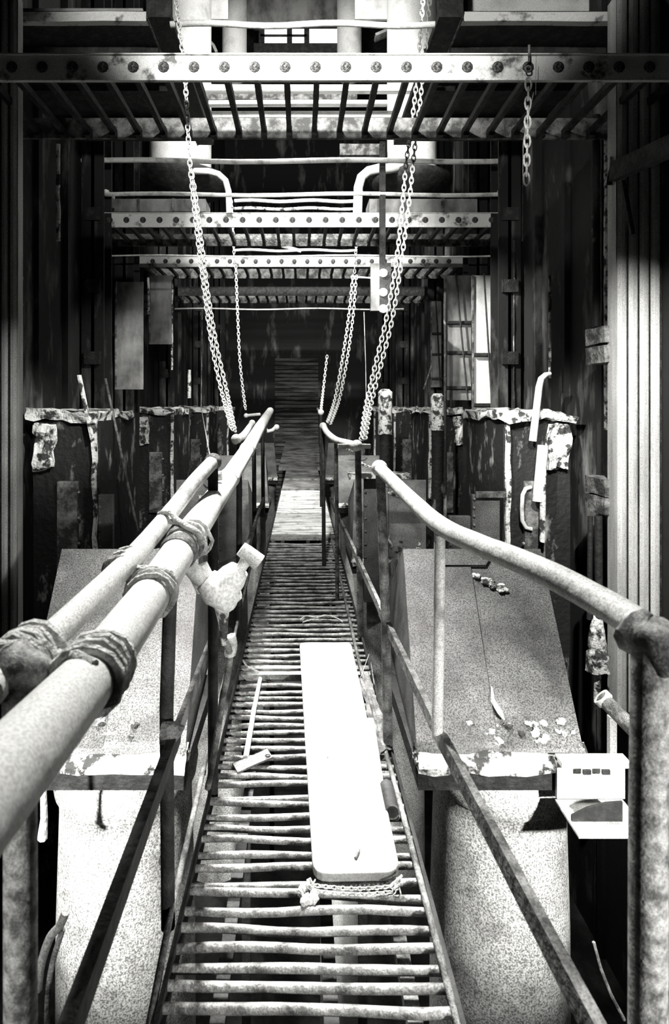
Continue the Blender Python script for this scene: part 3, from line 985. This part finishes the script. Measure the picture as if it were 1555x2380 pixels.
zm = EYE - 0.976
MB().bar(P(1400, 2425, 0.86), P(1018, 1700, 1.66), 0.020, 0.05).build('mid_rail', 'rusty', rr)
MB().bar(P(1018, 1700, 1.66), P(885, 1420, 2.62), 0.020, 0.045).build('mid_rail', 'rusty', rr)

# --- far rails, right
fr1 = thing('handrail', 'short curved handrail piece beyond the right rail, ending at a knob', 'handrail', P(828, 1036, 3.6))
MB().tube(spline([P(751, 988, 5.2), P(760, 1005, 4.8), P(780, 1022, 4.3), P(806, 1030, 3.9), P(828, 1036, 3.6)], 5), 0.026, 14).build('top_rail', 'rail', fr1, True)
end_ball(P(829, 1036, 3.6), 0.038, 'rail', fr1)
end_ball(P(751, 990, 5.2), 0.034, 'rail', fr1)
MB().tube([P(832, 1045, 3.6), P(835, 1250, 3.6), P(838, 1482, 3.6)], 0.020, 12).build('post', 'rusty', fr1, True)
MB().tube([P(751, 995, 5.2), P(752, 1150, 5.2), P(753, 1315, 5.2)], 0.018, 12).build('post', 'black', fr1, True)
MB().tube([P(781, 1030, 4.3), P(783, 1200, 4.3), P(784, 1393, 4.3)], 0.015, 12).build('post', 'rusty', fr1, True)
MB().bar(P(900, 1450, 2.6), P(768, 1160, 5.6), 0.018, 0.045).build('mid_rail', 'rusty', fr1)
single('bracket_plate', MB().box(P(786, 0, 3.75).x, P(862, 0, 3.75).x, 3.75, 3.8, P(0, 1043, 3.75).z, P(0, 1033, 3.75).z), 'rail', 'narrow bright plate behind the curved rail end', 'plate')
single('bracket_plate', MB().box(P(812, 0, 5.6).x, P(955, 0, 5.6).x, 5.6, 5.77, P(0, 1113, 5.6).z, P(0, 1102, 5.6).z).rough(3, 0.01, 9), 'flake', 'flaky horizontal plate behind the right handrail knob', 'plate')
fr2 = thing('handrail', 'furthest right rail post with a small knob', 'handrail', P(745, 960, 8.2))
end_ball(P(746, 958, 8.2), 0.045, 'rail', fr2)
MB().tube([P(746, 958, 8.2), P(747, 1178, 8.2)], 0.024, 10).build('post', 'black', fr2, True)
MB().tube([P(746, 962, 8.2), P(738, 950, 11.5)], 0.024, 10).build('top_rail', 'rusty', fr2, True)

# --- far rails, left
fl1 = thing('handrail', 'short left rail piece beyond the thin rail, with a bright knob', 'handrail', P(552, 1020, 3.8))
MB().tube(spline([P(550, 1021, 3.8), P(566, 1012, 4.0), P(580, 992, 4.9), P(586, 984, 5.2)], 5), 0.026, 14).build('top_rail', 'rail', fl1, True)
end_ball(P(549, 1021, 3.8), 0.036, 'rail', fl1)
end_ball(P(586, 983, 5.2), 0.030, 'rail', fl1)
MB().tube([P(556, 1030, 3.8), P(556, 1455, 3.8)], 0.020, 12).build('post', 'black', fl1, True)
MB().tube([P(590, 990, 5.2), P(592, 1318, 5.2)], 0.020, 12).build('post', 'black', fl1, True)
MB().bar(P(527, 1410, 2.7), P(612, 1160, 6.0), 0.018, 0.045).build('mid_rail', 'rusty', fl1)
fl2 = thing('handrail', 'furthest left rail with a small pale crossbar', 'handrail', P(572, 966, 6.5))
MB().tube([P(572, 966, 6.5), P(604, 963, 6.6)], 0.018, 10).build('crossbar', 'rail', fl2, True)
end_ball(P(572, 966, 6.5), 0.028, 'rail', fl2)
MB().tube([P(610, 962, 7.4), P(612, 1200, 7.4)], 0.026, 10).build('post', 'black', fl2, True)
single('small_tap', MB().tube([P(612, 990, 5.3), P(622, 1003, 5.2), P(634, 1000, 5.2), P(642, 992, 5.2)], 0.018, 10, 0.004).ball(P(643, 993, 5.2), 0.028, 10), 'rail', 'small tap on the far end of the thick pipe', 'tap', None, True)
single('pipe_clip', MB().tube([P(500, 1108, 2.35), P(515, 1105, 2.35)], 0.020, 12), 'rail', 'short pale clip between the two left pipes', 'clip', None, True)

# ================================================================== lashings on the left pipes
def lashing(pts, r, turns, wob, label, wire=0.006, m='cloth', seed=0):
    b = MB()
    rnd = random.Random(seed)
    a, c = Vector(pts[0]), Vector(pts[1])
    d = (c - a).normalized()
    u = d.orthogonal().normalized()
    v = d.cross(u)
    q = []
    n = turns * 14
    for i in range(n + 1):
        t_ = i / n
        ang = 2 * math.pi * turns * t_
        rr_ = r * (1 + rnd.uniform(-wob, wob))
        q.append(a.lerp(c, t_) + (u * math.cos(ang) + v * math.sin(ang)) * rr_)
    b.tube(q, wire, 7)
    return single('wire_lashing', b, m, label, 'lashing', None, True)


lashing((on(gp, 2.10, 2.2)[0], on(gp, 1.78, 1.9)[0]), 0.052, 4, 0.05, 'frayed cord wound round the thick pipe at its nearest joint', 0.009, seed=1)
lashing((P(95, 1502, 0.95), P(30, 1560, 0.88)), 0.040, 5, 0.14, 'bulky cord wrapping at the near end of the thin left rail', 0.012, seed=2)
single('cord_tie', MB().tube(spline([P(90, 1490, 0.92), P(130, 1520, 0.92), P(150, 1530, 0.90), P(175, 1530, 0.86), P(215, 1550, 0.84)], 5), 0.011, 8, 0.004)
       .tube(spline([P(60, 1590, 0.86), P(110, 1560, 0.9), P(140, 1550, 0.88), P(170, 1520, 0.88), P(205, 1515, 0.88)], 5), 0.010, 8, 0.004),
       'cloth', 'twisted cord joining the two left pipes nearest the viewer', 'cord', None, True)
lashing((on(gp, 3.12, 3.2)[0], on(gp, 2.95, 3.0)[0]), 0.053, 3, 0.05, 'cord wound round the thick pipe below the coupling', 0.007, seed=3)
lashing((P(305, 1295, 1.43), P(270, 1330, 1.33)), 0.032, 3, 0.06, 'cord wound round the thin left rail below the coupling', 0.006, seed=4)
single('cord_tie', MB().tube(spline([P(300, 1300, 1.38), P(320, 1320, 1.36), P(345, 1320, 1.33), P(370, 1350, 1.28)], 5), 0.007, 8, 0.003)
       .tube(spline([P(296, 1318, 1.36), P(300, 1345, 1.36), P(292, 1380, 1.36)], 5), 0.006, 8, 0.002), 'cloth', 'cord joining the two left pipes below the coupling, end dangling', 'cord', None, True)
lashing((P(458, 1245, 1.68), P(425, 1270, 1.58)), 0.053, 2, 0.08, 'twisted wire wound round the thick pipe above the coupling', 0.006, seed=5)
single('cord_tie', MB().tube(spline([P(378, 1215, 1.7), P(372, 1195, 1.68), P(392, 1190, 1.66), P(410, 1208, 1.62), P(432, 1222, 1.58), P(462, 1240, 1.56), P(468, 1262, 1.58)], 6), 0.009, 8, 0.003)
       .tube(spline([P(395, 1212, 1.64), P(425, 1215, 1.6), P(455, 1222, 1.58), P(470, 1240, 1.6)], 6), 0.008, 8, 0.003), 'cloth', 'thick knotted wire joining the two left pipes at the upper tie', 'cord', None, True)
single('stray_wire', MB().tube(spline([P(285, 1540, 1.0), P(293, 1570, 1.0), P(286, 1605, 1.0), P(262, 1635, 1.0), P(236, 1655, 1.0)], 5), 0.0012, 5), 'cloth', 'thin curved stray wire hanging under the thick pipe', 'wire', None, True)

# ================================================================== brass-type valve on the left pipe
yv = 1.72
t = thing('pipe_valve', 'bright stubby valve branching off the thick left pipe', 'valve', P(510, 1370, yv))
MB().tube([P(430, 1310, 1.62), P(470, 1345, yv), P(500, 1358, yv)], [0.020, 0.030, 0.034], 14, 0.003).build('branch', 'rail', t, True)
MB().tube([P(458, 1318, yv), P(482, 1368, yv)], [0.036, 0.036], 6).build('branch_nut', 'rail', t, False, 0.003)
MB().tube([P(478, 1350, yv), P(500, 1370, yv), P(520, 1378, yv), P(545, 1362, yv)], [0.040, 0.052, 0.056, 0.044], 16, 0.006).ball(P(522, 1392, yv), 0.042, 14).build('valve_body', 'white', t, True)
MB().tube([P(522, 1362, yv), P(542, 1340, yv), P(556, 1322, yv)], [0.048, 0.044, 0.032], 14, 0.003).build('bonnet', 'white', t, True)
MB().tube([P(550, 1335, yv), P(580, 1292, yv)], 0.017, 10).build('stem', 'rail', t, True)
MB().tube([P(560, 1275, yv), P(575, 1286, yv), P(603, 1308, yv)], [0.022, 0.024, 0.026], 14).build('tee_handle', 'rail', t, True)
MB().tube([P(516, 1400, yv), P(518, 1450, yv), P(522, 1500, yv)], [0.026, 0.014, 0.008], 10, 0.004).build('spout', 'flake', t, True)
t = thing('hose_tail', 'dark hose hanging down from the valve along the walkway edge', 'hose', P(530, 1500, 1.75))
MB().tube(spline([P(522, 1490, yv), P(535, 1520, 1.8), P(528, 1570, 1.85), P(515, 1640, 1.9), P(500, 1740, 1.95), P(482, 1830, 2.0)], 6), 0.011, 8, 0.003).build('hose', 'rusty', t, True)
MB().tube(spline([P(535, 1480, 1.8), P(540, 1500, 1.8), P(538, 1525, 1.8)], 3), 0.018, 8, 0.012).build('knot', 'cloth', t, True)

# ================================================================== things lying on the walkway
def G(px, py, z=0.0):
    """a point on the walkway, z above it"""
    y = F * (EYE - z) / (py - CY)
    return Vector(((px - CX) / F * y, y, z))


tk = 0.028
A, B, C_, D = G(728, 2052, 0.01), G(932, 2048, 0.01), G(816, 1503, 0.01), G(696, 1503, 0.01)
bd = MB()
out = []
cor = [A, B, C_, D]
rad = 0.05
for i in range(4):
    p, pr, nx = cor[i], cor[i - 1], cor[(i + 1) % 4]
    a_ = p + (pr - p).normalized() * rad
    b_ = p + (nx - p).normalized() * rad
    for k in range(5):
        t_ = k / 4
        out.append(a_ * (1 - t_) ** 2 + p * 2 * t_ * (1 - t_) + b_ * t_ ** 2)
lo = [bd.bm.verts.new(q_ + Vector((0, 0, 0.0))) for q_ in out]
hi = [bd.bm.verts.new(q_ + Vector((0, 0, tk))) for q_ in out]
bd.bm.faces.new(list(reversed(lo)))
bd.bm.faces.new(hi)
for i in range(len(out)):
    bd.bm.faces.new((lo[i], lo[(i + 1) % len(out)], hi[(i + 1) % len(out)], hi[i]))
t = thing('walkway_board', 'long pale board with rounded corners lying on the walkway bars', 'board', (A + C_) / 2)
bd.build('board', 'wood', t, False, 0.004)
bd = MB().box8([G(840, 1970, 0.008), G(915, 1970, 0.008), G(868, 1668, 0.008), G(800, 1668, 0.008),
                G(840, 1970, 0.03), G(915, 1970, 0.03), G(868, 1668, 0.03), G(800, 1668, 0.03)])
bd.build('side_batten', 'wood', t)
MB().tube([G(760, 1760, 0.045), G(763, 1760, 0.045)], 0.004, 6).tube([G(826, 1995, 0.042), G(834, 1975, 0.042)], 0.005, 6).build('nail', 'rusty', t)

# chain trimming at the board's near end
edge = [G(lerp(728, 930, k / 60), 2058 + 8 * math.sin(k / 60 * math.pi) - 6 * (k > 55), 0.012) for k in range(61)]
t = thing('board_chain', 'fine chain lying along the near end of the board', 'chain', edge[0])
lk = resample(edge, 0.013)
for row in range(2):
    for i, p in enumerate(lk[:-1]):
        d = lk[i + 1] - p
        MB().ring(p + Vector((0, -0.006 - 0.014 * row, 0.006 - 0.005 * row)), (0, -0.3, 1) if i % 2 else (0, 1, 0.3), 0.005, 0.0018, 10, 5, 1.9, d).build('link', 'chain', t, True)
rag = MB()
rnd = random.Random(5)
for k in range(16):
    rag.ball(G(716 + rnd.uniform(-14, 14), 2085 + rnd.uniform(-34, 16), 0.012), rnd.uniform(0.007, 0.013), 8, (1, 1, 1.2))
for k in range(9):
    p = G(716 + rnd.uniform(-10, 10), 2085 + rnd.uniform(-30, 10), 0.015)
    rag.tube([p, p + Vector((rnd.uniform(-.02, .02), rnd.uniform(-.02, .02), rnd.uniform(0.0, .02)))], 0.003, 5)
single('frayed_rag', rag.rough(1, 0.006, 40), 'cloth', 'white frayed tuft at the near left corner of the board', 'rag')
single('straw_wisp', MB().tube([G(905, 2062, 0.03), G(935, 2035, 0.04)], 0.004, 5).tube([G(915, 2066, 0.03), G(938, 2048, 0.03)], 0.003, 5)
       .tube([G(922, 2040, 0.03), G(932, 2078, 0.02)], 0.002, 5), 'cloth', 'pale splinters at the near right corner of the board', 'splinters')
single('wooden_stick', MB().tube([G(605, 1577, 0.012), G(590, 1650, 0.014), G(571, 1762, 0.012)], [0.010, 0.011, 0.012], 10, 0.001), 'rail', 'pale stick lying on the bars left of the board', 'stick', None, True)
a, b = G(545, 1786, 0.006), G(628, 1752, 0.02)
t = thing('bracket_scrap', 'small pale metal bracket lying at the foot of the stick', 'bracket', a)
MB().bar(a, b, 0.062, 0.008).rough(2, 0.004, 20).build('plate', 'hood', t, False, 0.002)
MB().ring(G(622, 1756, 0.026), (0, 0.2, 1), 0.010, 0.002, 12, 6).build('hole_rim', 'black', t, True)
single('wire_scrap', MB().tube(spline([G(698, 1442, 0.01), G(712, 1432, 0.02), G(735, 1436, 0.02), G(755, 1430, 0.03), G(780, 1436, 0.02), G(797, 1446, 0.01)], 5), 0.006, 7, 0.003)
       .tube(spline([G(703, 1447, 0.01), G(728, 1440, 0.02), G(760, 1440, 0.02)], 4), 0.004, 7, 0.003), 'cloth', 'curl of pale wire lying on the middle walkway panel', 'wire', None, True)
single('wire_scrap', MB().tube(spline([G(566, 1535, 0.01), G(575, 1548, 0.02), G(590, 1556, 0.02), G(600, 1562, 0.01)], 5), 0.005, 7, 0.003), 'cloth', 'small dark wire curl at the left end of the flat strap', 'wire', None, True)
t = thing('tube_end', 'short dark open tube lying between the board and the right edge', 'tube', G(910, 1890))
a = G(912, 1888, 0.03)
MB().lathe(a, [(0.026, 0.0), (0.026, 0.14)], 20, 'y').build('tube', 'black', t, True)
MB().ring(a, (0, 1, 0), 0.024, 0.003, 20, 6).build('rim', 'rusty', t, True)
single('rough_flange', MB().box8([G(836, 1580, 0), G(856, 1565, 0), G(905, 1740, 0), G(884, 1760, 0), G(836, 1580, .02), G(856, 1565, .02), G(905, 1740, .02), G(884, 1760, .02)]).rough(5, 0.018, 14),
       'dbeam', 'rusty ragged flange edge right of the board', 'flange')
single('stray_wire', MB().tube([G(820, 1605, 0.03), G(840, 1570, 0.07), G(858, 1520, 0.12)], 0.0015, 5).tube([G(862, 1540, 0.02), G(870, 1590, 0.03)], 0.0015, 5), 'cloth', 'thin straight wire sticking up right of the board', 'wire')

# ================================================================== chains
def chain(pts, pitch, wire, label, m='chain', stuff_all=False, group=None):
    """links threaded along a path; each link is a copy of the first"""
    P_ = resample([Vector(p) for p in pts], pitch)
    t = thing('hanging_chain', label, 'chain', P_[0], group)
    P_ = P_[:-1]
    base = None
    extra = []
    for i in range(len(P_)):
        d = (P_[i + 1] - P_[i]).normalized() if i < len(P_) - 1 else (P_[i] - P_[i - 1]).normalized()
        if i >= 100 or stuff_all:
            extra.append((P_[i], d, i))
            continue
        x = d
        yv_ = Vector((0, 1, 0)) if i % 2 else Vector((1, 0, 0))
        yv_ = (yv_ + Vector((0.5, 0.35, 0))).normalized()
        zv = x.cross(yv_).normalized()
        yv_ = zv.cross(x)
        mx = Matrix((x, yv_, zv)).transposed().to_4x4()
        mx.translation = P_[i] - P_[0]
        if base is None:
            me = MB()
            me.ring((0, 0, 0), (0, 0, 1), pitch * 0.36, wire, 12, 6, 1.95, (1, 0, 0))
            bmesh.ops.translate(me.bm, verts=me.bm.verts[:], vec=P_[0])
            base = me.build('link', m, t, True)
            o = base
        else:
            o = base.copy()
            COL.objects.link(o)
            o.parent = t
        o.matrix_local = mx
    if extra:
        me = MB()
        for p, d, i in extra:
            me.ring(p, (Vector((0.8, 0.4, 0)) if i % 2 else Vector((-0.4, 0.8, 0))).cross(d), pitch * 0.36, wire, 8, 5, 1.95, d)
        o = me.build('links', m, t, True)
        o['kind'] = 'stuff'
    return t


def track(pts):
    return spline([P(*p) for p in pts], 10)


chain(track([(408, -20, 4.45), (416, 60, 4.45), (428, 150, 4.45), (434, 250, 4.45), (440, 360, 4.5), (447, 440, 4.55), (460, 560, 4.7), (475, 680, 4.85), (492, 800, 4.95), (515, 910, 4.9), (543, 1010, 4.3)]),
      0.045, 0.0055, 'outer strand of the left chain, hanging in a long curve to the rail')
chain(track([(441, 380, 4.6), (452, 440, 4.65), (468, 560, 4.8), (483, 680, 4.95), (503, 800, 5.05), (526, 905, 5.0), (547, 1010, 4.35)]),
      0.045, 0.0055, 'inner strand of the left chain, starting at the long pipe')
chain(track([(1000, -20, 5.0), (990, 100, 5.0), (975, 250, 5.0), (960, 380, 5.0), (952, 460, 5.0), (934, 600, 5.0), (912, 740, 5.0), (885, 850, 4.9), (862, 940, 4.7), (846, 1028, 4.0)]),
      0.050, 0.006, 'outer strand of the right chain, hanging in a long curve to the rail')
chain(track([(984, -20, 5.1), (972, 150, 5.1), (958, 280, 5.1), (944, 380, 5.1), (936, 470, 5.1), (922, 600, 5.1), (898, 740, 5.1), (872, 850, 5.0), (852, 940, 4.7), (840, 1028, 4.05)]),
      0.050, 0.006, 'inner strand of the right chain, beside the outer one')
chain(track([(548, 620, 7.0), (552, 720, 7.0), (557, 830, 7.0), (564, 900, 6.9), (572, 960, 6.6)]), 0.042, 0.005, 'thin single far chain left of the walkway')
chain(track([(820, 645, 6.6), (810, 740, 6.6), (795, 840, 6.4), (778, 930, 6.1), (760, 985, 5.3)]), 0.045, 0.005, 'outer strand of the far chain pair right of the walkway')
chain(track([(828, 645, 6.7), (820, 740, 6.7), (806, 840, 6.5), (788, 930, 6.2), (766, 988, 5.4)]), 0.045, 0.005, 'inner strand of the far chain pair right of the walkway')
chain(track([(531, 440, 8.86), (538, 470, 8.86), (541, 520, 8.86), (545, 620, 8.86)]), 0.05, 0.006, 'faint far chain hanging from the left pipe bend')
chain(track([(834, 455, 8.86), (833, 500, 8.86), (826, 600, 8.86), (824, 640, 8.86)]), 0.05, 0.006, 'short far chain hanging under the right pipe bend')
chain(track([(760, 830, 9.0), (752, 900, 9.0), (746, 955, 8.3)]), 0.05, 0.006, 'faintest short chain down to the far right knob')
chain([P(1228, 196, 3.9), P(1226, 300, 3.9), P(1223, 445, 3.9)], 0.066, 0.007, 'large linked chain hanging alone below the beam on the right')
single('chain_hook', MB().tube([P(1230, 105, 3.95), P(1230, 145, 3.95)], 0.009, 8).ring(P(1228, 160, 3.95), (0, 1, 0), 0.02, 0.006, 16, 6), 'rusty', 'hook for the large linked chain over the beam edge', 'hook', None, True)
single('pull_string', MB().tube([P(1246, 130, 3.9), P(1245, 220, 3.9)], 0.002, 5).tube([P(1240, 215, 3.88), P(1216, 330, 3.88), P(1214, 560, 3.88)], 0.002, 5), 'cloth', 'thin cord hanging beside the large linked chain', 'cord')
single('thin_wire', MB().tube([P(846, 725, 6.0), P(850, 850, 6.0), P(852, 1000, 5.4)], 0.004, 5), 'rail', 'straight thin wire between the far and near right chains', 'wire')
single('thin_wire', MB().tube([P(470, 720, 5.5), P(468, 950, 5.3), P(488, 1060, 2.6)], 0.003, 5), 'rusty', 'faint thin wire down to the left rail knob', 'wire')
single('chain_spreader', MB().tube([P(815, 643, 6.6), P(862, 646, 6.6)], 0.010, 7), 'rail', 'small crossbar the far chain pair hangs from', 'bar', None, True)

# ================================================================== lamp panel
yl = 7.12
t = thing('signal_lamp_panel', 'upright panel with three round bright lamps right of the far hall', 'lamp panel', P(885, 730, yl))
a, b = P(862, 722, yl), P(904, 612, yl)
MB().box(a.x, b.x, yl, yl + 0.065, a.z, b.z).build('back_plate', 'panel', t)
MB().box(P(882, 0, yl).x, P(908, 0, yl).x, yl - 0.03, yl, a.z - 0.02, b.z).build('lamp_rail', 'black', t)
for py in (635, 680, 718):
    c = P(891, py, yl - 0.04)
    hs = MB().lathe(c, [(0.055, 0.03), (0.058, 0.0), (0.05, -0.02)], 20, 'y').build('lamp_housing', 'rail', t, True)
    MB().ball(c + Vector((0, -0.02, 0)), 0.040, 16, (1, 0.5, 1)).build('lens', 'white', hs, True)
single('service_pole', MB().box(P(887, 0, 7.05).x, P(900, 0, 7.05).x, 7.18, 7.268, b.z - 0.6, P(0, 330, 7.2).z), 'black', 'black upright pole above the three round lamps', 'pole')

# ================================================================== odds and ends on the left and right
single('leaning_bar', MB().bar(P(184, 872, 5.45), P(215, 1022, 5.42), 0.045, 0.02), 'flake', 'pale flaking bar leaning on the nearest left casing', 'bar')
single('leaning_rod', MB().tube([P(245, 880, 6.0), P(262, 960, 5.9), P(320, 1235, 5.4)], 0.014, 8), 'rusty', 'long rusty rod leaning left of the walkway', 'rod', None, True)
single('leaning_rod', MB().tube([P(1003, 850, 8.75), P(985, 905, 8.70)], 0.014, 8), 'rusty', 'short rod leaning in the dark right of the walkway', 'rod', None, True)
for px, py0, py1, y, r, lab in ((135, 335, 560, 5.6, 0.02, 'thin crusted conduit on the left wall'), (50, 560, 710, 4.8, 0.012, 'thin bright conduit at the far left edge'),
                                (345, 645, 730, 8.6, 0.018, 'short bright conduit between the left cladding sheets'), (400, 640, 860, 9.5, 0.016, 'thin crusted conduit right of the left cladding'),
                                (440, 860, 925, 9.8, 0.03, 'short bright conduit above the dark middle left'), (1278, 640, 880, 5.6, 0.014, 'faint conduit above the bent pipe on the right'),
                                (1195, 560, 960, 7.0, 0.012, 'long thin conduit on the right wall'), (1035, 680, 1280, 7.4, 0.022, 'long rusty standpipe behind the right handrail')):
    a, b = P(px, py0, y), P(px, py1, y)
    pts = [a.lerp(b, i / 12) for i in range(13)]
    single('wall_conduit', MB().tube(pts, r, 8, 0.010), 'casing' if py1 - py0 > 300 else 'flake', lab, 'conduit', None, True)
for px, py0, py1, y, lab in ((895, 905, 1010, 8.9, 'bright capped standpipe right of the far handrail'), (1017, 915, 1000, 8.6, 'bright capped standpipe left of the sunlit sheet')):
    a, b = P(px, py1, y), P(px, py0, y)
    t = thing('standpipe', lab, 'pipe', (a.x, y, ZP))
    MB().lathe((a.x, y, 0), [(0.09, ZP), (0.09, a.z)], 18).build('pipe', 'casing', t, True)
    MB().lathe((a.x, y, 0), [(0.11, a.z), (0.11, b.z - 0.05), (0.06, b.z)], 18).rough(1, 0.02, 9, px).build('cap', 'flake', t, True)

# lower right bracket box and lower left curved bracket
t = thing('junction_tray', 'white open tray on a bracket right of the right duct', 'tray', P(1400, 1930, 2.4))
a, b = P(1332, 1925, 2.4), P(1500, 1815, 2.4)
MB().box(a.x, b.x, 2.55, 2.57, a.z + 0.02, b.z).build('back_plate', 'white', t)
MB().box(a.x, b.x, 2.35, 2.57, a.z - 0.006, a.z + 0.004).build('bottom_lip', 'rail', t)
MB().box(a.x, b.x, 2.50, 2.57, b.z - 0.012, b.z + 0.012).build('top_rail', 'white', t)
b2 = MB().plate([(0, 0), (0.22, 0), (0.22, 0.085), (0.15, 0.08), (0.07, 0.06), (0, 0.025)], (a.x + 0.01, 2.44, a.z + 0.006), (1, 0, 0), (0, 0, 1), 0.01)
b2.build('curved_guard', 'black', t)
for k in range(2):
    MB().box(a.x + 0.09 + 0.085 * k, a.x + 0.125 + 0.085 * k, 2.49, 2.5, b.z - 0.034, b.z - 0.014).build('clip', 'black', t)
t = thing('curved_bracket', 'dark bracket with a curved opening low on the left behind the post', 'bracket', P(120, 2380, 1.6))
MB().tube(spline([P(88, 2300, 1.6), P(96, 2240, 1.6), P(116, 2180, 1.6), P(140, 2150, 1.6), P(152, 2120, 1.6)], 5), 0.012, 8).build('outer_arm', 'panel', t, True)
MB().tube(spline([P(108, 2400, 1.6), P(112, 2300, 1.6), P(124, 2230, 1.6), P(146, 2160, 1.6)], 5), 0.008, 8).build('inner_arm', 'rusty', t, True)
t = thing('twisted_wire_rope', 'dark twisted wire hanging in front of the left duct', 'wire', P(386, 1810, 2.3))
MB().tube([P(386, 1812, 2.45), P(384, 1900, 2.45), P(383, 1975, 2.45)], 0.006, 7, 0.004).build('wire', 'black', t, True)
MB().tube([P(383, 1972, 2.45), P(384, 2000, 2.45)], [0.012, 0.030], 10, 0.004).build('weight', 'black', t, True)
MB().tube([P(388, 2000, 2.45), P(392, 2040, 2.45), P(398, 2095, 2.45)], 0.005, 7, 0.003).build('tail', 'rusty', t, True)
single('wall_strut', MB().tube([P(1380, 2190, 2.0), P(1395, 2250, 2.0), P(1420, 2310, 2.0), P(1450, 2370, 2.0)], 0.006, 7, 0.003), 'rusty', 'thin rusty wire in the dark low right', 'wire', None, True)
single('crusted_stub', MB().tube([P(100, 1815, 2.3), P(102, 1900, 2.3), P(98, 1945, 2.3)], [0.012, 0.014, 0.022], 8, 0.010), 'flake', 'crusted stub hanging below the left hood edge', 'stub', None, True)
single('pit_pipe', MB().lathe((0.30, 4.1, 0), [(0.16, ZP), (0.16, -0.9), (0.18, -0.85), (0.18, -0.8)], 28), 'white', 'pale standpipe in the pit under the right edge of the walkway', 'pipe', None, True)
